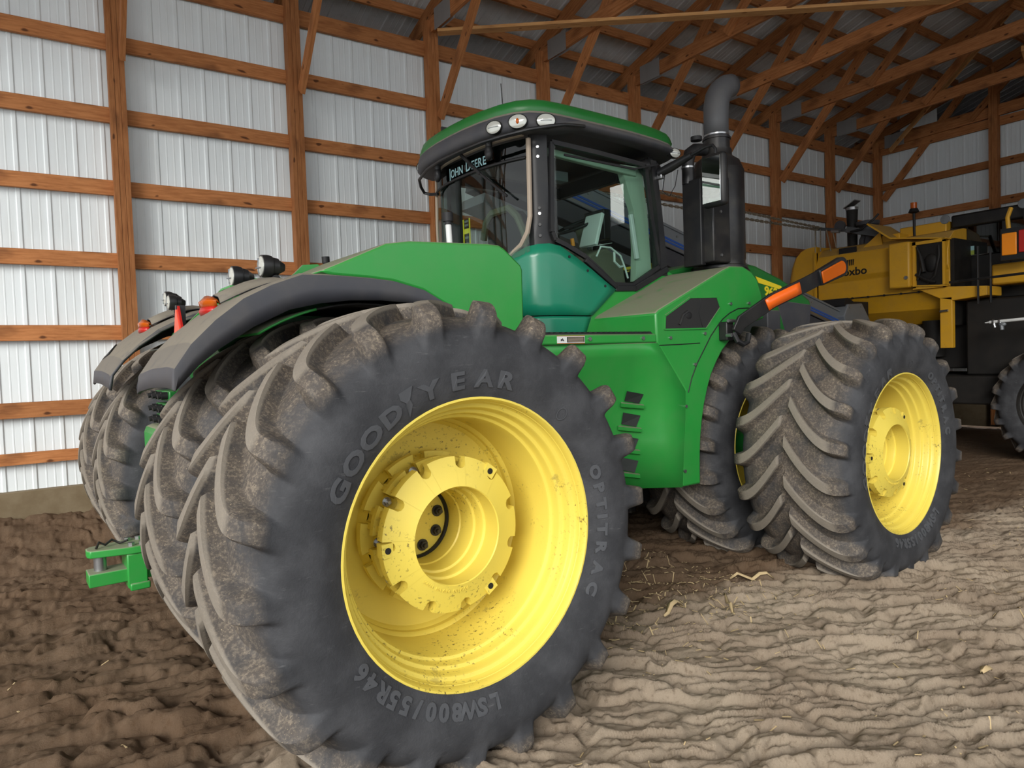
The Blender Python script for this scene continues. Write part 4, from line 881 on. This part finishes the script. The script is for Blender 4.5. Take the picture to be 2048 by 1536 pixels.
# ---- folding marker arm with amber lamp on the front fender
ua = Vector((0.90, -.18, .41)).normalized()
p0 = Vector((3.17, 1.0, 1.90)); pts = [(3.16, .97, 1.86), (3.20, .95, 1.94), (3.48, .86, 2.105), (3.88, .80, 2.245), (4.12, .79, 2.325)]
sec = []
for i, p in enumerate(pts):
    p = Vector(p); a = Vector(pts[max(i-1, 0)]); c = Vector(pts[min(i+1, 4)]); t = (c-a).normalized(); n_ = t.cross(Vector((0, 1, 0))).normalized(); hw = (.05, .06, .063, .063, .066)[i]
    sec.append([tuple(p+n_*hw+Vector((0, -.012, 0))), tuple(p-n_*hw+Vector((0, -.012, 0))), tuple(p-n_*hw+Vector((0, .012, 0))), tuple(p+n_*hw+Vector((0, .012, 0)))])
mk = MB().loft(sec, close=True).build('marker_arm', BLACK, TR, smooth=30, bevel=.006)
def on_arm(t0, t1, hw, off, name, mat, rnd_=False):
    q = []
    def pt(t):
        s_ = t*4; i = min(int(s_), 3); g = s_-i; return Vector(pts[i]).lerp(Vector(pts[i+1]), g), (Vector(pts[i+1])-Vector(pts[i])).normalized()
    L_, R2 = [], []
    for j in range(9):
        t = t0+(t1-t0)*j/8; p, tt = pt(t); n_ = tt.cross(Vector((0, 1, 0))).normalized(); k = hw*(1 if not rnd_ else math.sqrt(max(0.02, 1-max(0, (j-4)/4.05)**2)))
        L_.append(p+n_*k+Vector((0, off, 0))); R2.append(p-n_*k+Vector((0, off, 0)))
    return MB().loft([[tuple(a), tuple(c)] for a, c in zip(L_, R2)]).build(name, mat, mk, smooth=30, solid=.012)
on_arm(.45, .70, .048, -.016, 'orange_reflector', ORANGE)
hp, tt = Vector(pts[4]), (Vector(pts[4])-Vector(pts[3])).normalized(); n_ = tt.cross(Vector((0, 1, 0))).normalized()
def lamp_shape(l, w0, w1, o0, o1):
    out = []
    for a in np.linspace(-math.pi/2, math.pi/2, 11): out.append(hp+tt*(l-w1+math.cos(a)*w1)+n_*math.sin(a)*w1)
    out += [hp-tt*.06+n_*w0, hp-tt*.06-n_*w0]; return [tuple(p+Vector((0, o0, 0))) for p in out], (0, o1-o0, 0)
MB().prism(*lamp_shape(.375, .068, .085, -.034, .02)).build('lamp_body', BLACK, mk, smooth=30, bevel=.008)
MB().prism(*lamp_shape(.315, .052, .058, -.050, -.034)).build('amber_lens', AMBER, mk, smooth=30, bevel=.008)
MB().box(3.11, 3.20, 1.02, 1.10, 1.80, 1.95).build('arm_bracket', BLACK, mk, bevel=.008)
MB().cyl((3.12, .985, 1.84), (3.12, 1.03, 1.84), .016, n=10).cyl((3.10, 1.0, 1.955), (3.18, 1.0, 1.955), .014, n=10).build('bracket_bolt', STEEL, mk)
MB().tube([(3.15, .99, 1.86), (3.17, .965, 1.79), (3.22, .95, 1.765), (3.28, .95, 1.785), (3.30, .95, 1.85)], .022, 10).build('arm_hook', BLACKR, mk)
# ---------------------------------------------------------------- inclined conveyor behind the tractor
cv = empty('conveyor', (8.0, 4.3, 0))
tag(cv, 'grey inclined conveyor with twin blue stripes behind the tractor', 'conveyor')
def part(b, name, mat, root, **k):
    o = b.build(name, mat, None, **k); o.parent = root; o.matrix_parent_inverse = Matrix.Translation(root.location).inverted(); return o
d_ = Vector((6.21, 0, -1.68)).normalized(); n3 = Vector((-d_.z, 0, d_.x)); P0 = Vector((4.02, 4.1, 3.83))
at_ = lambda s, h, y: tuple(P0+d_*s+n3*h+Vector((0, y-4.1, 0)))
L0, L1 = -1.2, 6.42
q4 = lambda h0, h1, y0, y1, s0=L0, s1=L1: MB().loft([[at_(s, h0, y0), at_(s, h1, y0), at_(s, h1, y1), at_(s, h0, y1)] for s in (s0, s1)], close=True)
part(q4(-.27, 0, 4.1, 4.13), 'side_panel', GREYM, cv, bevel=.006); part(q4(-.27, 0, 4.62, 4.65), 'side_panel', GREYM, cv, bevel=.006)
part(q4(-.02, .015, 4.08, 4.67), 'top_lip', GREYM, cv, bevel=.005)
for h in (-.165, -.205): part(q4(h-.013, h+.013, 4.094, 4.1), 'blue_stripe', BLUE, cv, smooth=0)
part(q4(-.225, -.262, 4.094, 4.1), 'pale_edge', STEEL, cv, smooth=0)
part(q4(-.50, -.27, 4.14, 4.6), 'belt_housing', BLACKP, cv, bevel=.01); part(q4(-.72, -.60, 4.12, 4.62, L0, L1-.6), 'return_tray', GREYM, cv, bevel=.006)
for s in np.arange(.2, 6.3, .8): part(MB().cyl(at_(s, -.08, 4.1), at_(s, -.08, 4.092), .014, n=8), 'panel_bolt', STEEL, cv)
part(MB().prism([(9.55, 3.98, 2.22), (9.68, 3.98, 2.42), (10.1, 3.98, 2.44), (10.34, 3.98, 2.16), (10.34, 3.98, 1.9), (9.7, 3.98, 1.9)], (0, .72, 0)), 'head_hood', GREYM, cv, smooth=0, bevel=.015)
for x, z in ((9.72, 2.36), (10.05, 2.38), (10.26, 2.16)): part(MB().cyl((x, 3.97, z), (x, 3.98, z), .014, n=8), 'hood_bolt', STEEL, cv)
part(MB().prism([(9.62, 4.02, 2.4), (9.66, 4.02, 2.52), (9.74, 4.02, 2.53), (9.9, 4.02, 2.47), (10.36, 4.02, 2.47), (10.36, 4.02, 2.1)], (0, .6, 0)), 'hood_rubber', BLACKR, cv, smooth=0)
for x in (5.2, 9.3):
    zt = float((P0+d_*((x-P0.x)/d_.x)).z)-.6
    for y in (4.16, 4.58): part(MB().bar((x, y, .0), (x, y, zt), .07, .07), 'support_leg', GREYM, cv)
    part(MB().bar((x, 4.16, .6), (x, 4.58, .6), .06, .06), 'cross_bar', GREYM, cv)
part(MB().bar((4.72, 4.68, 3.4), (4.72, 4.92, 4.24), .06, .06), 'mast', DARKM, cv)

# ---------------------------------------------------------------- yellow harvester parked across the far end
ox = empty('harvester', (10.8, 3.4, 0))
tag(ox, 'yellow harvester with black cab parked across the far end of the barn', 'harvester')
X0 = 10.4; F = lambda y, z, o=0.0: (X0+o, y, z)
def P(b, name, mat, par=None, **k):
    if par is None: return part(b, name, mat, ox, **k)
    o = b.build(name, mat, None, **k); o.parent = par; o.matrix_parent_inverse = (Matrix.Translation(ox.location)).inverted() if False else Matrix.Identity(4); return o
prof = [(10.95, 3.56), (10.62, 3.50), (10.46, 3.36), (10.40, 3.20), (10.40, 2.955), (10.455, 2.87), (10.455, 2.575), (10.475, 2.555), (10.62, 2.28), (10.95, 2.05), (11.05, 2.05), (11.05, 3.56)]
body = P(MB().loft([[(x, y, z-.0) for x, z in prof] for y in (5.02, 2.76)], close=True), 'body', YELLOWO, smooth=25, bevel=.012)
dome = [(5.0, 1.78), (5.22, 1.88), (5.50, 2.15), (5.70, 2.46), (5.76, 2.66), (5.735, 3.0), (5.67, 3.25), (5.58, 3.42), (5.45, 3.51), (5.28, 3.555), (5.0, 3.565)]
secs = [[(10.42+dx, 5.0+(y-5.0)*k, 2.7+(z-2.7)*k2) for y, z in dome] for dx, k, k2 in ((0, .55, 1.0), (.0, .70, 1.0), (.05, .80, .99), (.25, .95, .99), (.5, 1.0, 1.0), (.75, 1.0, 1.0))]
P(MB().loft(secs, close=True), 'fan_housing', YELLOWO, smooth=35)
for y, z in ((5.62, 3.3), (5.55, 3.12), (5.4, 3.38), (5.35, 3.05), (5.5, 2.9), (5.62, 3.0)): P(MB().cyl((10.44+max(0, (y-5.35))*1.1, y, z), (10.70, y, z), .016, n=8), 'housing_bolt', BLACKR)
P(MB().box(10.37, 10.46, 5.00, 5.03, 1.9, 3.45), 'housing_seam', YELLOWO)
st_ = P(MB().box(10.60, 10.62, 5.36, 5.66, 2.97, 3.10), 'sticker', WHITE, smooth=0)
bb = MB()
for y0, y1 in ((5.37, 5.46), (5.56, 5.65)):
    for z in (2.98, 3.01, 3.04, 3.07): bb.box(10.594, 10.60, y0, y1, z, z+.016)
o = P(bb, 'sticker_print', KDECAL, smooth=0); o['kind'] = 'stuff'
for y in np.arange(2.95, 5.0, .28): P(MB().cyl((10.46, y, 2.565), (10.435, y, 2.565), .018, n=8), 'seam_bolt', BLACKR)
P(MB().box(10.445, 10.456, 2.8, 5.0, 2.558, 2.572), 'seam_line', BLACKR)
def XT(name, body_, size, y, z, width, off=.004):
    o = flat_text(name, body_, size, KDECAL, None, (X0-.004, y, z), (0, -1, 0), (0, 0, 1), .002, off, width=width); o.parent = ox; o.matrix_parent_inverse = Matrix.Translation(ox.location).inverted(); o['kind'] = 'stuff'; return o
XT('maker_lettering', 'oxbo', .19, 4.485, 2.965, .43)
bb = MB()
for i in range(4):
    y0 = 4.41-i*.034; bb.add([(X0-.005, y0+.0, 3.135), (X0-.005, y0-.018, 3.135), (X0-.005, y0-.03-.012*i*0, 3.24), (X0-.005, y0-.004+.0, 3.24)], [(0, 1, 2, 3)])
P(bb, 'maker_emblem', KDECAL, smooth=0)['kind'] = 'stuff'
P(MB().box(10.22, 10.47, 3.26, 3.60, 2.64, 3.385), 'side_cover', YELLOWO, bevel=.03); P(MB().cyl((10.2, 3.31, 2.80), (10.22, 3.31, 2.80), .03, n=8), 'cover_latch', STEEL)
# engine bay: open frame with machinery inside
P(MB().box(10.30, 10.34, 3.20, 3.25, 2.62, 3.36).box(10.30, 10.34, 2.76, 2.80, 2.60, 3.34).box(10.30, 10.34, 2.76, 3.25, 3.31, 3.36).box(10.30, 10.40, 2.76, 3.25, 2.60, 2.64), 'bay_frame', YELLOWO)
P(MB().box(10.33, 10.39, 2.80, 3.22, 2.64, 3.31), 'bay_back', DARKM)
bb = MB().ball((10.33, 2.98, 3.0), .04, .11, .15).tube([(10.30, 3.18, 3.28), (10.28, 3.12, 3.15), (10.28, 3.10, 2.95), (10.30, 3.17, 2.75)], .02, 6).tube([(10.31, 2.86, 3.26), (10.28, 2.84, 3.1), (10.28, 2.90, 2.8), (10.3, 3.02, 2.68)], .018, 6).tube([(10.30, 3.2, 2.84), (10.28, 3.05, 2.74), (10.29, 2.9, 2.68)], .025, 6).cyl((10.30, 3.12, 3.12), (10.27, 3.06, 2.86), .035, n=8)
P(bb, 'engine', DARKM)['kind'] = 'stuff'
P(MB().prism([(10.30, 3.98, 3.80), (10.30, 3.60, 3.50), (10.30, 2.74, 3.36), (10.30, 2.74, 3.345), (10.30, 3.61, 3.475), (10.30, 4.0, 3.78)], (.75, 0, 0)), 'top_flap', YELLOWO, smooth=0)
P(MB().box(10.9, 11.3, 3.0, 3.75, 3.4, 3.72), 'tank_top', YELLOWO, bevel=.02); P(MB().prism([(10.55, 4.25, 3.40), (10.55, 3.90, 3.66), (10.55, 3.86, 3.42)], (.02, 0, 0)), 'bracket_plate', YELLOWO, smooth=0)
P(MB().box(10.6, 11.2, 3.6, 3.9, 3.36, 3.60), 'upper_box', YELLOWO, bevel=.015)
sk = P(MB().lathe((10.95, 4.62, 3.4), (0, 0, 1), [(0, .085), (.55, .088), (.82, .10), (.84, .10)], 18), 'exhaust_pipe', DARKM)
P(MB().lathe((10.95, 4.62, 4.20), (0, 0, 1), [(0, .106), (.05, .106)], 18), 'pipe_band', STEEL); P(MB().prism([(10.85, 4.73, 4.255), (10.85, 4.51, 4.37), (10.85, 4.51, 4.355), (10.85, 4.73, 4.24)], (.2, 0, 0)), 'rain_flap', STEEL)
P(MB().lathe((11.0, 4.36, 3.45), (0, 0, 1), [(0, .11), (.4, .12), (.44, .19), (.50, .20), (.52, .1)], 18).tube([(10.9, 4.42, 3.45), (10.88, 4.4, 3.62), (10.93, 4.37, 3.74)], .05, 8), 'air_cleaner', BLACKP); P(MB().cyl((10.85, 4.78, 3.93), (10.80, 4.78, 3.93), .10, n=16), 'round_cover', BLACKP)
P(MB().bar((10.42, 5.06, 3.90), (10.6, 4.45, 3.78), .08, .05).bar((10.55, 4.5, 3.80), (10.8, 3.92, 3.62), .10, .10), 'boom_arm', BLACK); P(MB().cyl((10.42, 4.70, 3.80), (10.42, 4.55, 3.77), .035, n=10), 'arm_clamp', STEEL)
P(MB().tube([(10.5, 4.4, 3.74), (10.52, 4.2, 3.76), (10.55, 4.0, 3.9), (10.6, 3.95, 3.98)], .018, 6), 'hose', BLACKR)
P(MB().box(10.47, 10.49, 4.28, 4.60, 3.37, 3.47), 'grille', BLACKR)
bc = P(MB().cyl((10.9, 3.50, 3.5), (10.9, 3.51, 3.95), .022, n=8).lathe((10.9, 3.51, 3.93), (0, 0, 1), [(0, .03), (.02, .085), (.08, .06)], 14), 'beacon_post', BLACKR); P(MB().cyl((10.9, 3.51, 4.01), (10.9, 3.51, 4.11), .05, n=14), 'beacon_lens', AMBER)
# harvester cab and right-hand structure
P(MB().box(11.0, 12.6, 1.0, 2.98, 3.58, 3.80), 'cab_roof', HBLACK_SHADE, bevel=.03)
for y in (2.94, 2.20, 1.3): P(MB().box(11.02, 11.10, y-.05, y+.05, 2.55, 3.6), 'cab_post', HBLACK_SHADE)
P(MB().box(11.08, 12.4, 1.1, 2.95, 2.4, 3.12), 'cab_lower', HBLACK_SHADE, bevel=.02); P(MB().box(11.05, 11.06, 1.35, 2.9, 3.12, 3.58), 'cab_window', GLASSD, smooth=0); P(MB().box(12.3, 12.35, 1.1, 2.95, 3.1, 3.6), 'cab_back', HBLACK_SHADE)
for i, (y, z, m_) in enumerate(((2.84, 3.30, CYAN), (2.76, 3.23, CYAN), (2.76, 3.16, simple('green_note', lin(150, 168, 70), .6)))): P(MB().box(11.035, 11.04, y-.11, y+.11, z-.035, z+.035), 'paper_note', m_, smooth=0)
for y, z in ((3.02, 3.74), (1.92, 3.78)):
    P(MB().lathe((10.90, y, z), (-1, 0, 0), [(-.03, .05), (.0, .075), (.01, .07), (.015, .001)], 16), 'cab_lamp', GREYM); P(MB().bar((10.92, y, z-.05), (10.96, y, z-.25), .03, .03), 'lamp_stalk', BLACK)
P(MB().box(10.28, 10.30, 1.79, 1.98, 2.97, 3.29), 'amber_reflector', AMBERB, bevel=.02); P(MB().box(10.28, 10.30, 1.56, 1.765, 2.99, 3.31), 'red_reflector', REDR, bevel=.02); P(MB().box(10.30, 10.36, 1.5, 2.0, 2.90, 3.36), 'reflector_backing', BLACKR)
P(MB().tube([(10.33, 1.90, 3.3), (10.33, 1.92, 3.52), (10.40, 1.9, 3.66)], .03, 8), 'yellow_strut', YELLOWO)
P(MB().tube([(10.3, 2.30, 2.30), (10.3, 2.30, 3.16)], .016, 6), 'guard_rod', BLACK); P(MB().tube([(10.3, 2.13, 2.30), (10.3, 2.13, 3.06)], .016, 6), 'guard_rod', BLACK); P(MB().tube([(10.3, 2.7, 2.66), (10.3, 1.0, 2.70)], .02, 6), 'guard_rail', BLACK)
P(MB().box(10.7, 11.6, .9, 2.28, 2.58, 2.90), 'side_box', YELLOWO, bevel=.03)
P(MB().prism([(10.36, 3.24, 2.62), (10.36, 2.70, 2.60), (10.36, 2.20, 2.56), (10.36, 2.20, 2.42), (10.36, 2.68, 2.38), (10.36, 2.86, 2.42)], (.5, 0, 0)), 'deck_plate', YELLOWO, smooth=0, bevel=.01); P(MB().bar((10.32, 3.24, 2.66), (10.32, 2.74, 2.62), .10, .02), 'deck_lip', YELLOWO)
P(MB().box(10.36, 10.46, 2.69, 2.87, 1.64, 2.44), 'hanger_leg', YELLOWO, bevel=.008); P(MB().cyl((10.34, 2.86, 2.22), (10.34, 2.74, 2.23), .02, n=8), 'leg_pin', STEEL)
P(MB().box(10.6, 11.2, 0.8, 2.60, 1.2, 2.38), 'lower_cabinet', DARKM, bevel=.03); P(MB().box(10.9, 12.6, 2.6, 4.9, 1.3, 2.05), 'undercarriage', DARKM, bevel=.03); P(MB().cyl((10.9, 3.2, 1.5), (10.9, 3.2, 2.1), .18, n=14), 'reservoir', DARKM)
P(MB().box(10.5, 12.4, .8, 5.0, .75, 1.2), 'chassis', DARKM, bevel=.03); P(MB().box(10.47, 11.05, 2.70, 2.758, 2.0, 3.36), 'bay_shade_sheet', DARKM)  # the thin box is a dark sheet added as shadow over the yellow body end
RIMD = RIM.copy(); RIMD.materials[0] = DARKM
for (y, z) in ((1.25, .80), (4.35, .80)):
    t = link('tire', TYRE, ox); t.rotation_euler = (0, 0, -math.pi/2); t.scale = (.86, .86, .86); t.location = Vector((10.2, y, z))-ox.location
    r = link('rim', RIMD, ox); r.rotation_euler = (0, 0, -math.pi/2); r.scale = (.86, .86, .86); r.location = Vector((10.2, y, z))-ox.location
P(MB().cyl((10.0, 2.03, 2.00), (10.0, 1.2, 2.04), .022, n=10).cyl((10.0, 2.03, 2.00), (10.0, 2.09, 1.995), .014, .008, n=8), 'spray_pipe', WHITE); P(MB().bar((10.0, 1.5, 2.0), (10.55, 1.5, 1.9), .05, .05), 'pipe_bracket', DARKM)
for y in (1.98, 1.90): P(MB().lathe((10.0, y, 2.005), (0, 1, 0), [(-.012, .035), (.012, .035)], 12).cyl((10.0, y, 2.0), (10.0, y-.02, 1.92), .02, n=8), 'nozzle_clamp', STEEL)
P(MB().ball((9.98, 1.86, 1.96), .03, .05, .03, 10, 6).cyl((9.98, 1.87, 1.95), (9.97, 1.86, 1.88), .025, n=8), 'nozzle_body', GREYM)
# chains slung from the conveyor mast to the harvester's boom arm
def chain(p0, p1, sag, label, n):
    b = MB(); p0, p1 = Vector(p0), Vector(p1); pts = [p0.lerp(p1, i/n)-Vector((0, 0, sag*4*(i/n)*(1-i/n))) for i in range(n+1)]
    for i in range(n):
        a, c = pts[i], pts[i+1]; L_ = (c-a).length; M = frame(a, c, (0, 0, 1) if i % 2 else (0, 1, 0)); hl, r = L_*.64, L_*.24; loop = []
        for k in range(10):
            t = 2*math.pi*k/10; loop.append(M @ Vector((L_/2+(hl-r)*(1 if math.cos(t) > 0 else -1)+r*math.cos(t), r*math.sin(t), 0)))
        b.tube(loop+[loop[0]], L_*.15, 5, caps=False)
    o = b.build('chain', STEELD); tag(o, label, 'chain', 'slack steel chains'); return o
STEELD = paint('dull_chain_steel', lin(150, 140, 122), .45, .3, metal=.6)
chain((4.74, 4.92, 4.22), (10.44, 4.92, 3.895), .03, 'upper of the two long steel chains running from behind the cab to the harvester', 88)
chain((4.74, 4.97, 4.02), (10.44, 4.97, 3.87), .03, 'lower of the two long steel chains running from behind the cab to the harvester', 88)
chain((10.42, 5.02, 3.87), (10.42, 5.02, 3.46), 0, 'leftmost short chain hanging from the harvester boom arm', 9)
chain((10.42, 4.92, 3.86), (10.42, 4.92, 3.47), 0, 'second short chain from the left hanging from the harvester boom arm', 9)
chain((10.42, 4.80, 3.83), (10.42, 4.72, 3.45), 0, 'third short chain from the left hanging from the harvester boom arm', 9)
chain((10.42, 4.68, 3.80), (10.42, 4.62, 3.50), 0, 'rightmost short chain hanging from the harvester boom arm', 8)
